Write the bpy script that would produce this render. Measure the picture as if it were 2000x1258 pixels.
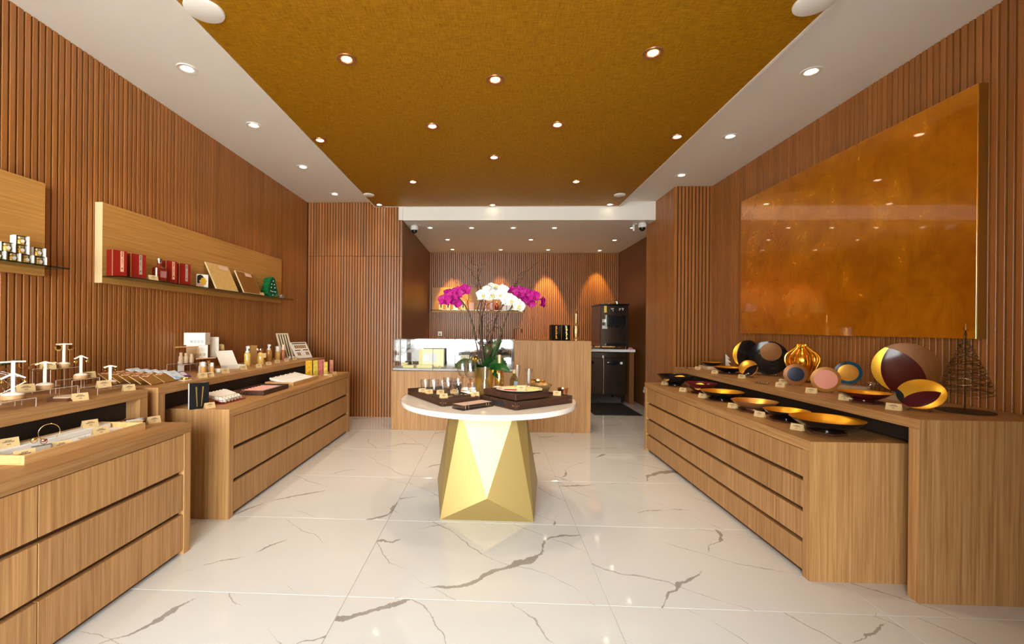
import bpy, math, random
from mathutils import Matrix, Vector, Euler

# ------------------------------------------------------------------ scene, camera, world, light
scene = bpy.context.scene
for _o in list(bpy.data.objects):
    bpy.data.objects.remove(_o)
COL = scene.collection
rad = math.radians
rnd = random.Random(7)

cam_data = bpy.data.cameras.new('camera')
cam = bpy.data.objects.new('camera', cam_data)
COL.objects.link(cam)
scene.camera = cam
cam_data.sensor_fit = 'HORIZONTAL'
cam_data.sensor_width = 36.0
cam_data.lens = 36.0 * 880.0 / 2000.0
cam_data.shift_x = (1000.0 - 921.58) / 2000.0
cam_data.shift_y = (638.66 - 629.0) / 2000.0
cam_data.clip_start = 0.05
_yaw, _roll = rad(2.5), rad(0.5)
_rt = Vector((math.cos(_yaw), math.sin(_yaw), 0))
_fw = Vector((-math.sin(_yaw), math.cos(_yaw), 0))
_up = Vector((0, 0, 1))
_R = math.cos(_roll) * _rt + math.sin(_roll) * _up
_U = math.cos(_roll) * _up - math.sin(_roll) * _rt
cam.matrix_world = Matrix(((_R.x, _U.x, -_fw.x, 0), (_R.y, _U.y, -_fw.y, 0), (_R.z, _U.z, -_fw.z, 1.23), (0, 0, 0, 1)))

world = bpy.data.worlds.new('daylight')
scene.world = world
world.use_nodes = True
_bg = world.node_tree.nodes['Background']
_bg.inputs['Color'].default_value = (1.0, 0.995, 0.985, 1)
_bg.inputs['Strength'].default_value = 29.0

scene.cycles.max_bounces = 8
scene.cycles.diffuse_bounces = 4
scene.cycles.transparent_max_bounces = 16
scene.cycles.caustics_reflective = False
scene.cycles.caustics_refractive = False
scene.view_settings.view_transform = 'Standard'
scene.view_settings.look = 'None'
scene.view_settings.exposure = 0.1
scene.view_settings.gamma = 1.0
scene.view_settings.use_curve_mapping = False

# light portal in the shop window behind the camera (guides sampling of the daylight only)
_pd = bpy.data.lights.new('window_portal', 'AREA')
_pd.shape = 'RECTANGLE'
_pd.size, _pd.size_y = 3.15, 2.72
_pd.cycles.is_portal = True
_po = bpy.data.objects.new('window_portal', _pd)
_po.location = (-0.85, -2.37, 1.4)
_po.rotation_euler = (rad(90), 0, rad(0))
COL.objects.link(_po)

SPOT_WARM = (1.0, 0.78, 0.52)
SPOT_W = 27.0

# ------------------------------------------------------------------ materials
MATS = {}

def _new(name):
    m = bpy.data.materials.new(name)
    m.use_nodes = True
    nt = m.node_tree
    return m, nt, nt.nodes['Principled BSDF']

def pbr(name, col, rough=0.5, metal=0.0, trans=0.0, emit=None, es=0.0, coat=0.0, spec=0.5, ior=1.45, alpha=1.0, sheen=0.0, noise=0.0, nscale=40.0, bump=0.0):
    if name in MATS:
        return MATS[name]
    m, nt, b = _new(name)
    b.inputs['Base Color'].default_value = (*col, 1)
    b.inputs['Roughness'].default_value = rough
    b.inputs['Metallic'].default_value = metal
    b.inputs['Transmission Weight'].default_value = trans
    b.inputs['Coat Weight'].default_value = coat
    b.inputs['Specular IOR Level'].default_value = spec
    b.inputs['IOR'].default_value = ior
    b.inputs['Alpha'].default_value = alpha
    b.inputs['Sheen Weight'].default_value = sheen
    if emit:
        b.inputs['Emission Color'].default_value = (*emit, 1)
        b.inputs['Emission Strength'].default_value = es
    if noise or bump:
        N = nt.nodes.new
        tc = N('ShaderNodeTexCoord'); nz = N('ShaderNodeTexNoise')
        nz.inputs['Scale'].default_value = nscale
        nz.inputs['Detail'].default_value = 5
        nt.links.new(tc.outputs['Object'], nz.inputs['Vector'])
        if noise:
            hs = N('ShaderNodeMapRange')
            hs.inputs['From Min'].default_value = 0.3; hs.inputs['From Max'].default_value = 0.7
            hs.inputs['To Min'].default_value = 1 - noise; hs.inputs['To Max'].default_value = 1 + noise
            nt.links.new(nz.outputs['Fac'], hs.inputs['Value'])
            mx = N('ShaderNodeVectorMath'); mx.operation = 'SCALE'
            mx.inputs[0].default_value = col
            nt.links.new(hs.outputs['Result'], mx.inputs['Scale'])
            nt.links.new(mx.outputs['Vector'], b.inputs['Base Color'])
        if bump:
            bp = N('ShaderNodeBump'); bp.inputs['Strength'].default_value = bump; bp.inputs['Distance'].default_value = 0.004
            nt.links.new(nz.outputs['Fac'], bp.inputs['Height'])
            nt.links.new(bp.outputs['Normal'], b.inputs['Normal'])
    MATS[name] = m
    return m

def wood(name, c1, c2, axis='Z', rough=0.45, fine=85.0, bump=0.12, vary=0.10, spec=0.35):
    """streaky veneer: c1 dark grain, c2 light, grain runs along the given axis"""
    m, nt, b = _new(name)
    N, L = nt.nodes.new, nt.links.new
    tc = N('ShaderNodeTexCoord'); oi = N('ShaderNodeObjectInfo')
    off = N('ShaderNodeVectorMath'); off.operation = 'SCALE'
    off.inputs[0].default_value = (13.1, 17.3, 9.7)
    L(oi.outputs['Random'], off.inputs['Scale'])
    add = N('ShaderNodeVectorMath'); add.operation = 'ADD'
    L(tc.outputs['Object'], add.inputs[0]); L(off.outputs['Vector'], add.inputs[1])
    def layer(across, along, det, dist):
        mp = N('ShaderNodeMapping')
        s = [across] * 3
        s['XYZ'.index(axis)] = along
        mp.inputs['Scale'].default_value = s
        L(add.outputs['Vector'], mp.inputs['Vector'])
        nz = N('ShaderNodeTexNoise')
        nz.inputs['Scale'].default_value = 1.0
        nz.inputs['Detail'].default_value = det
        nz.inputs['Roughness'].default_value = 0.6
        nz.inputs['Distortion'].default_value = dist
        L(mp.outputs['Vector'], nz.inputs['Vector'])
        return nz
    a = layer(fine, 1.3, 4, 0.2)
    c = layer(fine * 3.0, 5.0, 2, 0.0)
    e = layer(6.0, 0.7, 2, 0.3)
    mix = N('ShaderNodeMath'); mix.operation = 'MULTIPLY_ADD'
    mix.inputs[1].default_value = 0.55
    L(a.outputs['Fac'], mix.inputs[0])
    m2 = N('ShaderNodeMath'); m2.operation = 'MULTIPLY_ADD'; m2.inputs[1].default_value = 0.3
    L(c.outputs['Fac'], m2.inputs[0])
    m3 = N('ShaderNodeMath'); m3.operation = 'MULTIPLY'; m3.inputs[1].default_value = 0.15
    L(e.outputs['Fac'], m3.inputs[0]); L(m3.outputs[0], m2.inputs[2]); L(m2.outputs[0], mix.inputs[2])
    cr = N('ShaderNodeValToRGB')
    cr.color_ramp.elements[0].position = 0.36; cr.color_ramp.elements[0].color = (*c1, 1)
    cr.color_ramp.elements[1].position = 0.62; cr.color_ramp.elements[1].color = (*c2, 1)
    L(mix.outputs[0], cr.inputs['Fac'])
    hv = N('ShaderNodeHueSaturation')
    mr = N('ShaderNodeMapRange'); mr.inputs['To Min'].default_value = 1 - vary; mr.inputs['To Max'].default_value = 1 + vary
    L(oi.outputs['Random'], mr.inputs['Value']); L(mr.outputs['Result'], hv.inputs['Value'])
    L(cr.outputs['Color'], hv.inputs['Color']); L(hv.outputs['Color'], b.inputs['Base Color'])
    b.inputs['Roughness'].default_value = rough
    b.inputs['Specular IOR Level'].default_value = spec
    bp = N('ShaderNodeBump'); bp.inputs['Strength'].default_value = bump; bp.inputs['Distance'].default_value = 0.003
    L(mix.outputs[0], bp.inputs['Height']); L(bp.outputs['Normal'], b.inputs['Normal'])
    MATS[name] = m
    return m

def thin_glass(name, tint=(1, 1, 1), refl=1.0, edge=(0.75, 0.75, 0.75), rough=0.0, edge_w=0.35):
    """clear thin-walled glass or acrylic: see-through face-on, brighter and denser at grazing rims"""
    m, nt, b = _new(name)
    N, L = nt.nodes.new, nt.links.new
    nt.nodes.remove(b)
    out = nt.nodes['Material Output']
    tr = N('ShaderNodeBsdfTransparent'); tr.inputs['Color'].default_value = (*tint, 1)
    gl = N('ShaderNodeBsdfGlossy'); gl.inputs['Roughness'].default_value = rough
    df = N('ShaderNodeBsdfTranslucent'); df.inputs['Color'].default_value = (*edge, 1)
    lf = N('ShaderNodeLayerWeight'); lf.inputs['Blend'].default_value = 0.5
    p5 = N('ShaderNodeMath'); p5.operation = 'POWER'; p5.inputs[1].default_value = 4.0
    L(lf.outputs['Facing'], p5.inputs[0])
    ml = N('ShaderNodeMath'); ml.operation = 'MULTIPLY_ADD'; ml.inputs[1].default_value = 0.9 * refl; ml.inputs[2].default_value = 0.045 * refl; ml.use_clamp = True
    L(p5.outputs[0], ml.inputs[0])
    lw = N('ShaderNodeLayerWeight'); lw.inputs['Blend'].default_value = 0.25
    m2 = N('ShaderNodeMath'); m2.operation = 'MULTIPLY'; m2.inputs[1].default_value = edge_w
    L(lw.outputs['Facing'], m2.inputs[0])
    mx1 = N('ShaderNodeMixShader'); mx2 = N('ShaderNodeMixShader')
    L(m2.outputs[0], mx1.inputs['Fac']); L(tr.outputs[0], mx1.inputs[1]); L(df.outputs[0], mx1.inputs[2])
    L(ml.outputs[0], mx2.inputs['Fac']); L(mx1.outputs[0], mx2.inputs[1]); L(gl.outputs[0], mx2.inputs[2])
    L(mx2.outputs[0], out.inputs['Surface'])
    MATS[name] = m
    return m

def marble(name, base, vein, scale=1.0, rough=0.06):
    m, nt, b = _new(name)
    N, L = nt.nodes.new, nt.links.new
    tc = N('ShaderNodeTexCoord'); oi = N('ShaderNodeObjectInfo')
    off = N('ShaderNodeVectorMath'); off.operation = 'SCALE'; off.inputs[0].default_value = (31.0, 23.0, 41.0)
    L(oi.outputs['Random'], off.inputs['Scale'])
    add = N('ShaderNodeVectorMath'); add.operation = 'ADD'
    L(tc.outputs['Object'], add.inputs[0]); L(off.outputs['Vector'], add.inputs[1])
    def noise(scale, det, shift, rough_=0.55):
        mp = N('ShaderNodeMapping'); mp.inputs['Location'].default_value = (shift, shift * 1.7, shift * 0.3)
        L(add.outputs['Vector'], mp.inputs['Vector'])
        nz = N('ShaderNodeTexNoise'); nz.inputs['Scale'].default_value = scale * sc_; nz.inputs['Detail'].default_value = det
        nz.inputs['Roughness'].default_value = rough_
        L(mp.outputs['Vector'], nz.inputs['Vector'])
        return nz.outputs['Fac']
    def mad(a, m_, c):
        n = N('ShaderNodeMath'); n.operation = 'MULTIPLY_ADD'
        L(a, n.inputs[0]); n.inputs[1].default_value = m_
        if isinstance(c, (int, float)):
            n.inputs[2].default_value = c
        else:
            L(c, n.inputs[2])
        return n.outputs[0]
    sc_ = scale
    def veins(a0, a1, freq, width, lo, hi, shift):
        """long wandering veins: distorted parallel lines whose width swells and dies away; direction varies by tile"""
        ang = mad(oi.outputs['Random'], rad(a1), rad(a0))
        vr = N('ShaderNodeVectorRotate'); vr.rotation_type = 'Z_AXIS'
        L(add.outputs['Vector'], vr.inputs['Vector']); L(ang, vr.inputs['Angle'])
        sp = N('ShaderNodeSeparateXYZ'); L(vr.outputs['Vector'], sp.inputs[0])
        u = mad(sp.outputs['X'], freq * scale, shift)
        u = mad(noise(1.1, 2, shift + 2), 1.15, u)
        u = mad(noise(6.5, 5, shift + 7, 0.62), 0.16, u)
        fr = N('ShaderNodeMath'); fr.operation = 'FRACT'; L(u, fr.inputs[0])
        sb = N('ShaderNodeMath'); sb.operation = 'SUBTRACT'; sb.inputs[1].default_value = 0.5; L(fr.outputs[0], sb.inputs[0])
        ab = N('ShaderNodeMath'); ab.operation = 'ABSOLUTE'; L(sb.outputs[0], ab.inputs[0])
        w = N('ShaderNodeMapRange'); w.inputs['From Min'].default_value = lo; w.inputs['From Max'].default_value = hi
        w.inputs['To Min'].default_value = 0.0; w.inputs['To Max'].default_value = width
        L(noise(1.9, 3, shift + 13), w.inputs['Value'])
        d = N('ShaderNodeMath'); d.operation = 'SUBTRACT'; L(w.outputs['Result'], d.inputs[0]); L(ab.outputs[0], d.inputs[1])
        r = N('ShaderNodeMapRange'); r.inputs['From Max'].default_value = 0.0035
        L(d.outputs[0], r.inputs['Value'])
        return r
    v1 = veins(25, 50, 1.5, 0.030, 0.45, 0.66, 0.0)
    v2 = veins(-65, 40, 2.5, 0.011, 0.42, 0.60, 11.3)
    mx = N('ShaderNodeMath'); mx.operation = 'MAXIMUM'
    m05 = N('ShaderNodeMath'); m05.operation = 'MULTIPLY'; m05.inputs[1].default_value = 0.75
    L(v2.outputs['Result'], m05.inputs[0])
    L(v1.outputs['Result'], mx.inputs[0]); L(m05.outputs[0], mx.inputs[1])
    cl = N('ShaderNodeTexNoise'); cl.inputs['Scale'].default_value = 1.6 * scale; cl.inputs['Detail'].default_value = 3
    L(add.outputs['Vector'], cl.inputs['Vector'])
    cb = N('ShaderNodeMix'); cb.data_type = 'RGBA'
    cb.inputs[6].default_value = (*base, 1); cb.inputs[7].default_value = (base[0] * 0.93, base[1] * 0.92, base[2] * 0.9, 1)
    L(cl.outputs['Fac'], cb.inputs[0])
    ck = N('ShaderNodeTexNoise'); ck.inputs['Scale'].default_value = 9 * scale; ck.inputs['Detail'].default_value = 4
    L(add.outputs['Vector'], ck.inputs['Vector'])
    vc = N('ShaderNodeMix'); vc.data_type = 'RGBA'
    vc.inputs[6].default_value = (*vein, 1); vc.inputs[7].default_value = (vein[0] * 1.7, vein[1] * 1.7, vein[2] * 1.65, 1)
    L(ck.outputs['Fac'], vc.inputs[0])
    fin = N('ShaderNodeMix'); fin.data_type = 'RGBA'
    L(mx.outputs[0], fin.inputs[0]); L(cb.outputs[2], fin.inputs[6]); L(vc.outputs[2], fin.inputs[7])
    L(fin.outputs[2], b.inputs['Base Color'])
    b.inputs['Roughness'].default_value = rough
    b.inputs['IOR'].default_value = 1.6
    MATS[name] = m
    return m

def pattern(name, base, shapes, axes=(0, 2)):
    """lacquer pattern: base and shapes are (colour, metallic, roughness); each shape adds ('in'|'out', cx, cy, r) discs in the plate's own plane"""
    m, nt, b = _new(name)
    N, L = nt.nodes.new, nt.links.new
    tc = N('ShaderNodeTexCoord'); sp = N('ShaderNodeSeparateXYZ')
    L(tc.outputs['Object'], sp.inputs[0])
    col = met = rgh = None
    cv = N('ShaderNodeRGB'); cv.outputs[0].default_value = (*base[0], 1)
    mv = N('ShaderNodeValue'); mv.outputs[0].default_value = base[1]
    rv = N('ShaderNodeValue'); rv.outputs[0].default_value = base[2]
    col, met, rgh = cv.outputs[0], mv.outputs[0], rv.outputs[0]
    for (look, discs) in shapes:
        mask = None
        for (io, cx, cy, r) in discs:
            cmb = N('ShaderNodeCombineXYZ')
            L(sp.outputs[axes[0]], cmb.inputs[0]); L(sp.outputs[axes[1]], cmb.inputs[1])
            ds = N('ShaderNodeVectorMath'); ds.operation = 'DISTANCE'
            ds.inputs[1].default_value = (cx, cy, 0)
            L(cmb.outputs[0], ds.inputs[0])
            lt = N('ShaderNodeMath'); lt.operation = 'LESS_THAN' if io == 'in' else 'GREATER_THAN'
            lt.inputs[1].default_value = r
            L(ds.outputs['Value'], lt.inputs[0])
            if mask is None:
                mask = lt.outputs[0]
            else:
                mu = N('ShaderNodeMath'); mu.operation = 'MULTIPLY'
                L(mask, mu.inputs[0]); L(lt.outputs[0], mu.inputs[1]); mask = mu.outputs[0]
        mc = N('ShaderNodeMix'); mc.data_type = 'RGBA'
        L(mask, mc.inputs[0]); L(col, mc.inputs[6]); mc.inputs[7].default_value = (*look[0], 1); col = mc.outputs[2]
        mm = N('ShaderNodeMix'); L(mask, mm.inputs[0]); L(met, mm.inputs[2]); mm.inputs[3].default_value = look[1]; met = mm.outputs[0]
        mr = N('ShaderNodeMix'); L(mask, mr.inputs[0]); L(rgh, mr.inputs[2]); mr.inputs[3].default_value = look[2]; rgh = mr.outputs[0]
    b.inputs['Specular IOR Level'].default_value = 0.25
    L(col, b.inputs['Base Color']); L(met, b.inputs['Metallic']); L(rgh, b.inputs['Roughness'])
    MATS[name] = m
    return m

OAK1, OAK2 = (0.27, 0.125, 0.040), (0.50, 0.275, 0.108)
oak_v = wood('oak_vertical', OAK1, OAK2, 'Z')
oak_y = wood('oak_lengthwise', OAK1, OAK2, 'Y')
oak_x = wood('oak_crosswise', OAK1, OAK2, 'X')
oak_shelf = wood('oak_shelf_board', (0.40, 0.185, 0.040), (0.58, 0.29, 0.078), 'Y')
oak_shelf_x = wood('oak_shelf_board_across', (0.40, 0.185, 0.040), (0.58, 0.29, 0.078), 'X')
walnut_slat = wood('walnut_slat', (0.29, 0.100, 0.022), (0.395, 0.148, 0.034), 'Z', rough=0.36, vary=0.12, spec=0.5)
walnut_panel = wood('walnut_panel', (0.15, 0.052, 0.014), (0.22, 0.085, 0.024), 'Z', rough=0.4)
groove = pbr('slat_backing', (0.030, 0.011, 0.004), 0.8)
gap_dark = pbr('drawer_gap', (0.09, 0.035, 0.013), 0.6)
black_back = pbr('black_back_panel', (0.018, 0.011, 0.008), 0.6)
white_paint = pbr('white_paint', (0.86, 0.835, 0.78), 0.6)
white_gloss = pbr('white_plastic', (0.82, 0.81, 0.78), 0.3)
paper_white = pbr('white_card', (0.82, 0.80, 0.76), 0.55)
black_gloss = pbr('black_plastic', (0.012, 0.012, 0.013), 0.18)
black_matte = pbr('black_rubber', (0.012, 0.012, 0.013), 0.8)
steel = pbr('brushed_steel', (0.55, 0.53, 0.50), 0.28, 1.0)
dark_steel = pbr('dark_stainless', (0.10, 0.072, 0.052), 0.26, 0.9)
chrome = pbr('chrome', (0.85, 0.85, 0.85), 0.06, 1.0)
gold = pbr('polished_gold', (1.0, 0.66, 0.18), 0.16, 1.0)
satin_gold = pbr('satin_gold', (0.92, 0.60, 0.13), 0.34, 1.0)
brass_paint = pbr('champagne_gold_lacquer', (0.40, 0.285, 0.10), 0.40, 0.6)
cream = pbr('cream_card', (0.56, 0.39, 0.185), 0.65)
ink = pbr('dark_ink', (0.06, 0.045, 0.035), 0.6)
ink_grey = pbr('grey_ink', (0.22, 0.20, 0.17), 0.6)
clear_glass = thin_glass('clear_glass', (0.975, 0.98, 0.985), 1.6, (0.95, 0.96, 0.98), edge_w=0.34)
acrylic = thin_glass('clear_acrylic', (0.97, 0.95, 0.93), 0.8, (0.85, 0.75, 0.65), edge_w=0.22)
case_glass = thin_glass('case_glass', (0.97, 0.98, 0.98), 0.30, (0.8, 0.85, 0.83), edge_w=0.05)
pane_glass = thin_glass('window_glass', (0.97, 0.99, 0.98), 1.0, (0.8, 0.85, 0.83), edge_w=0.0)
green_glass = thin_glass('shelf_glass', (0.55, 0.68, 0.60), 1.0, (0.03, 0.09, 0.06), edge_w=0.9)

# ------------------------------------------------------------------ mesh helpers
class MB:
    def __init__(self):
        self.v, self.f, self.smooth = [], [], False

    def add(self, vs, fs):
        n = len(self.v)
        self.v += [tuple(p) for p in vs]
        self.f += [tuple(i + n for i in q) for q in fs]
        return self

    def box(self, x0, y0, z0, x1, y1, z1):
        vs = [(x0, y0, z0), (x1, y0, z0), (x1, y1, z0), (x0, y1, z0), (x0, y0, z1), (x1, y0, z1), (x1, y1, z1), (x0, y1, z1)]
        return self.add(vs, [(0, 3, 2, 1), (4, 5, 6, 7), (0, 1, 5, 4), (1, 2, 6, 5), (2, 3, 7, 6), (3, 0, 4, 7)])

    def cbox(self, c, s, M=None):
        n = len(self.v)
        self.box(-s[0] / 2, -s[1] / 2, -s[2] / 2, s[0] / 2, s[1] / 2, s[2] / 2)
        T = Matrix.Translation(c) @ (M or Matrix())
        self.v[n:] = [tuple(T @ Vector(p)) for p in self.v[n:]]
        return self

    def rbox(self, x0, y0, z0, x1, y1, z1, b=0.004):
        """box with chamfered edges"""
        vs, idx = [], {}
        X, Y, Z = (x0, x1), (y0, y1), (z0, z1)
        for i in (0, 1):
            for j in (0, 1):
                for k in (0, 1):
                    for ax in range(3):
                        p = [X[i], Y[j], Z[k]]
                        for a2, (s, ) in enumerate(((i,), (j,), (k,))):
                            if a2 != ax:
                                p[a2] += b if s == 0 else -b
                        idx[(i, j, k, ax)] = len(vs); vs.append(tuple(p))
        fs = []
        def q(*keys):
            fs.append(tuple(idx[k] for k in keys))
        for i in (0, 1):
            a = [(i, 0, 0, 0), (i, 1, 0, 0), (i, 1, 1, 0), (i, 0, 1, 0)]
            q(*(a if i else a[::-1]))
            a = [(0, i, 0, 1), (0, i, 1, 1), (1, i, 1, 1), (1, i, 0, 1)]
            q(*(a if i else a[::-1]))
            a = [(0, 0, i, 2), (1, 0, i, 2), (1, 1, i, 2), (0, 1, i, 2)]
            q(*(a if i else a[::-1]))
        for i in (0, 1):
            for j in (0, 1):
                a = [(i, j, 0, 0), (i, j, 0, 1), (i, j, 1, 1), (i, j, 1, 0)]
                q(*(a[::-1] if i == j else a))
                a = [(i, 0, j, 0), (i, 0, j, 2), (i, 1, j, 2), (i, 1, j, 0)]
                q(*(a if i == j else a[::-1]))
                a = [(0, i, j, 1), (0, i, j, 2), (1, i, j, 2), (1, i, j, 1)]
                q(*(a[::-1] if i == j else a))
                for k in (0, 1):
                    a = [(i, j, k, 0), (i, j, k, 1), (i, j, k, 2)]
                    q(*(a if (i + j + k) % 2 else a[::-1]))
        return self.add(vs, fs)

    def lathe(self, prof, seg=24, c=(0, 0, 0), sy=1.0, cap0=True, cap1=True):
        n = len(self.v); k = len(prof)
        for (r, z) in prof:
            for s in range(seg):
                a = 2 * math.pi * s / seg
                self.v.append((c[0] + r * math.cos(a), c[1] + sy * r * math.sin(a), c[2] + z))
        for i in range(k - 1):
            for s in range(seg):
                t = (s + 1) % seg
                self.f.append((n + i * seg + s, n + i * seg + t, n + (i + 1) * seg + t, n + (i + 1) * seg + s))
        if cap0 and prof[0][0] > 1e-5:
            self.f.append(tuple(n + s for s in range(seg))[::-1])
        if cap1 and prof[-1][0] > 1e-5:
            self.f.append(tuple(n + (k - 1) * seg + s for s in range(seg)))
        self.smooth = True
        return self

    def tube(self, pts, r, seg=7, caps=True):
        pts = [Vector(p) for p in pts]
        n = len(self.v); k = len(pts)
        rs = r if isinstance(r, (list, tuple)) else [r] * k
        ref = None
        for i, p in enumerate(pts):
            d = (pts[min(i + 1, k - 1)] - pts[max(i - 1, 0)]).normalized()
            if ref is None:
                ref = d.orthogonal().normalized()
            ref = (ref - d * ref.dot(d)).normalized()
            w = d.cross(ref)
            for s in range(seg):
                a = 2 * math.pi * s / seg
                self.v.append(tuple(p + rs[i] * (math.cos(a) * ref + math.sin(a) * w)))
        for i in range(k - 1):
            for s in range(seg):
                t = (s + 1) % seg
                self.f.append((n + i * seg + s, n + i * seg + t, n + (i + 1) * seg + t, n + (i + 1) * seg + s))
        if caps:
            self.f.append(tuple(n + s for s in range(seg))[::-1])
            self.f.append(tuple(n + (k - 1) * seg + s for s in range(seg)))
        self.smooth = True
        return self

    def ring(self, c, R, r, axis='Z', seg=24, sseg=6, a0=0.0, a1=360.0, sq=1.0):
        full = abs(a1 - a0) >= 359.9
        n = seg if full else seg + 1
        pts = []
        for i in range(n + (1 if full else 0)):
            a = rad(a0 + (a1 - a0) * i / seg)
            u, w = R * math.cos(a), R * sq * math.sin(a)
            p = {'Z': (u, w, 0), 'Y': (u, 0, w), 'X': (0, u, w)}[axis]
            pts.append((c[0] + p[0], c[1] + p[1], c[2] + p[2]))
        return self.tube(pts, r, sseg, caps=not full)

    def prism(self, poly, z0, z1):
        n = len(poly)
        vs = [(x, y, z0) for x, y in poly] + [(x, y, z1) for x, y in poly]
        fs = [tuple(range(n))[::-1], tuple(range(n, 2 * n))]
        fs += [(i, (i + 1) % n, n + (i + 1) % n, n + i) for i in range(n)]
        return self.add(vs, fs)

    def ball(self, c, r, seg=12, rings=7, s=(1, 1, 1)):
        prof = [(max(1e-6, r * math.sin(math.pi * i / rings)), -r * math.cos(math.pi * i / rings)) for i in range(rings + 1)]
        n = len(self.v)
        self.lathe(prof, seg, (0, 0, 0), cap0=False, cap1=False)
        self.v[n:] = [(c[0] + p[0] * s[0], c[1] + p[1] * s[1], c[2] + p[2] * s[2]) for p in self.v[n:]]
        return self

    def xf(self, M):
        self.v = [tuple(M @ Vector(p)) for p in self.v]
        return self

    def mesh(self, name, mat):
        me = bpy.data.meshes.new(name)
        me.from_pydata(self.v, [], self.f)
        if self.smooth:
            me.polygons.foreach_set('use_smooth', [True] * len(me.polygons))
            me.set_sharp_from_angle(angle=rad(38))
        for mm in (mat if isinstance(mat, (list, tuple)) else [mat]):
            me.materials.append(mm)
        me.update()
        return me

    def build(self, name, mat, parent=None):
        o = bpy.data.objects.new(name, self.mesh(name, mat))
        COL.objects.link(o)
        o.parent = parent
        return o

def inst(name, me, parent=None, loc=(0, 0, 0), rz=0.0, rot=None):
    o = bpy.data.objects.new(name, me)
    COL.objects.link(o)
    o.parent = parent
    o.location = loc
    o.rotation_euler = rot or (0, 0, rz)
    return o

def tag(o, label, cat, group=None):
    o['label'] = label
    o['category'] = cat
    if group:
        o['group'] = group
    return o

def thing(name, label, cat, loc=(0, 0, 0), rz=0.0, group=None):
    o = bpy.data.objects.new(name, None)
    o.empty_display_size = 0.05
    COL.objects.link(o)
    o.location = loc
    o.rotation_euler = (0, 0, rz)
    return tag(o, label, cat, group)

def struct(o, label=None):
    o['kind'] = 'structure'
    if label:
        o['label'] = label
    return o

def copy_tree(o, parent=None):
    c = o.copy(); COL.objects.link(c); c.parent = parent
    for ch in list(o.children):
        copy_tree(ch, c)
    return c

def place(o, loc, rz=0.0, label=None, group=None):
    o.location = loc; o.rotation_euler = (0, 0, rz)
    if label:
        o['label'] = label
    if group:
        o['group'] = group
    return o

RX, RY, RZ = (lambda a: Matrix.Rotation(rad(a), 4, 'X')), (lambda a: Matrix.Rotation(rad(a), 4, 'Y')), (lambda a: Matrix.Rotation(rad(a), 4, 'Z'))
TR = Matrix.Translation

def text_mesh(body, size, mat, extrude=0.0003, align='CENTER'):
    cu = bpy.data.curves.new('lettering', 'FONT')
    cu.body = body; cu.size = size; cu.align_x = align; cu.extrude = extrude
    cu.resolution_u = 2
    t = bpy.data.objects.new('lettering', cu)
    COL.objects.link(t)
    dg = bpy.context.evaluated_depsgraph_get()
    me = bpy.data.meshes.new_from_object(t.evaluated_get(dg))
    me.materials.clear(); me.materials.append(mat)
    bpy.data.objects.remove(t); bpy.data.curves.remove(cu)
    return me


# ------------------------------------------------------------------ the room
XL, XR, ZC, YF, YB, YW = -2.535, 2.59, 2.91, 6.05, 8.70, -2.4
ZS = 2.665
AXL, AXR = -1.21, 2.41
PX0, PY0, PY1 = 2.165, 5.42, 6.40
PITCH = 0.0385

# floor: grout bed and porcelain tiles
floor = struct(MB().box(XL - 0.1, YW - 0.1, -0.06, XR + 0.1, YB + 0.1, -0.004).build('floor', pbr('grout', (0.62, 0.58, 0.52), 0.8)), 'glossy white marble-look tile floor with grey veins')
tile_mat = marble('marble_tile', (0.69, 0.715, 0.74), (0.25, 0.24, 0.232))
_xs = [XL] + [x for x in (-1.825, -0.645, 0.535, 1.715) if XL < x < XR] + [XR]
_ys = [YW] + [2.02 + 0.81 * k for k in range(-4, 9) if YW < 2.02 + 0.81 * k < YB - 0.05] + [YB]
for i in range(len(_xs) - 1):
    for j in range(len(_ys) - 1):
        w, d = _xs[i + 1] - _xs[i] - 0.003, _ys[j + 1] - _ys[j] - 0.003
        t = MB().rbox(-w / 2, -d / 2, -0.010, w / 2, d / 2, 0.0, 0.0008).build('tile', tile_mat, floor)
        t.location = ((_xs[i] + _xs[i + 1]) / 2, (_ys[j] + _ys[j + 1]) / 2, 0)

# slat profile: half round, running along Z, facing local -Y
SLAT_CACHE = {}
def slat_mesh(length, w=0.0285, d=0.0125):
    key = (round(length, 3), w, d)
    if key not in SLAT_CACHE:
        c = 0.0016
        prof = [(-w / 2, 0.0), (-w / 2, -d + c), (-w / 2 + c, -d), (w / 2 - c, -d), (w / 2, -d + c), (w / 2, 0.0)]
        m = MB()
        m.prism(prof, 0.0, length)
        SLAT_CACHE[key] = m.mesh('slat', walnut_slat)
    return SLAT_CACHE[key]

def slats(parent, p0, p1, z0, z1, rz, pitch=PITCH, inset=0.02):
    """a row of slats from p0 to p1 (plan points on the backing face), facing the direction rz turns -Y to"""
    a, b = Vector(p0), Vector(p1)
    L = (b - a).length
    n = max(1, int(round((L - 2 * inset) / pitch)) + 1)
    for i in range(n):
        p = a + (b - a) * ((inset + i * (L - 2 * inset) / max(1, n - 1)) / L)
        inst('slat', slat_mesh(z1 - z0), parent, (p.x, p.y, z0), rz)

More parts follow.
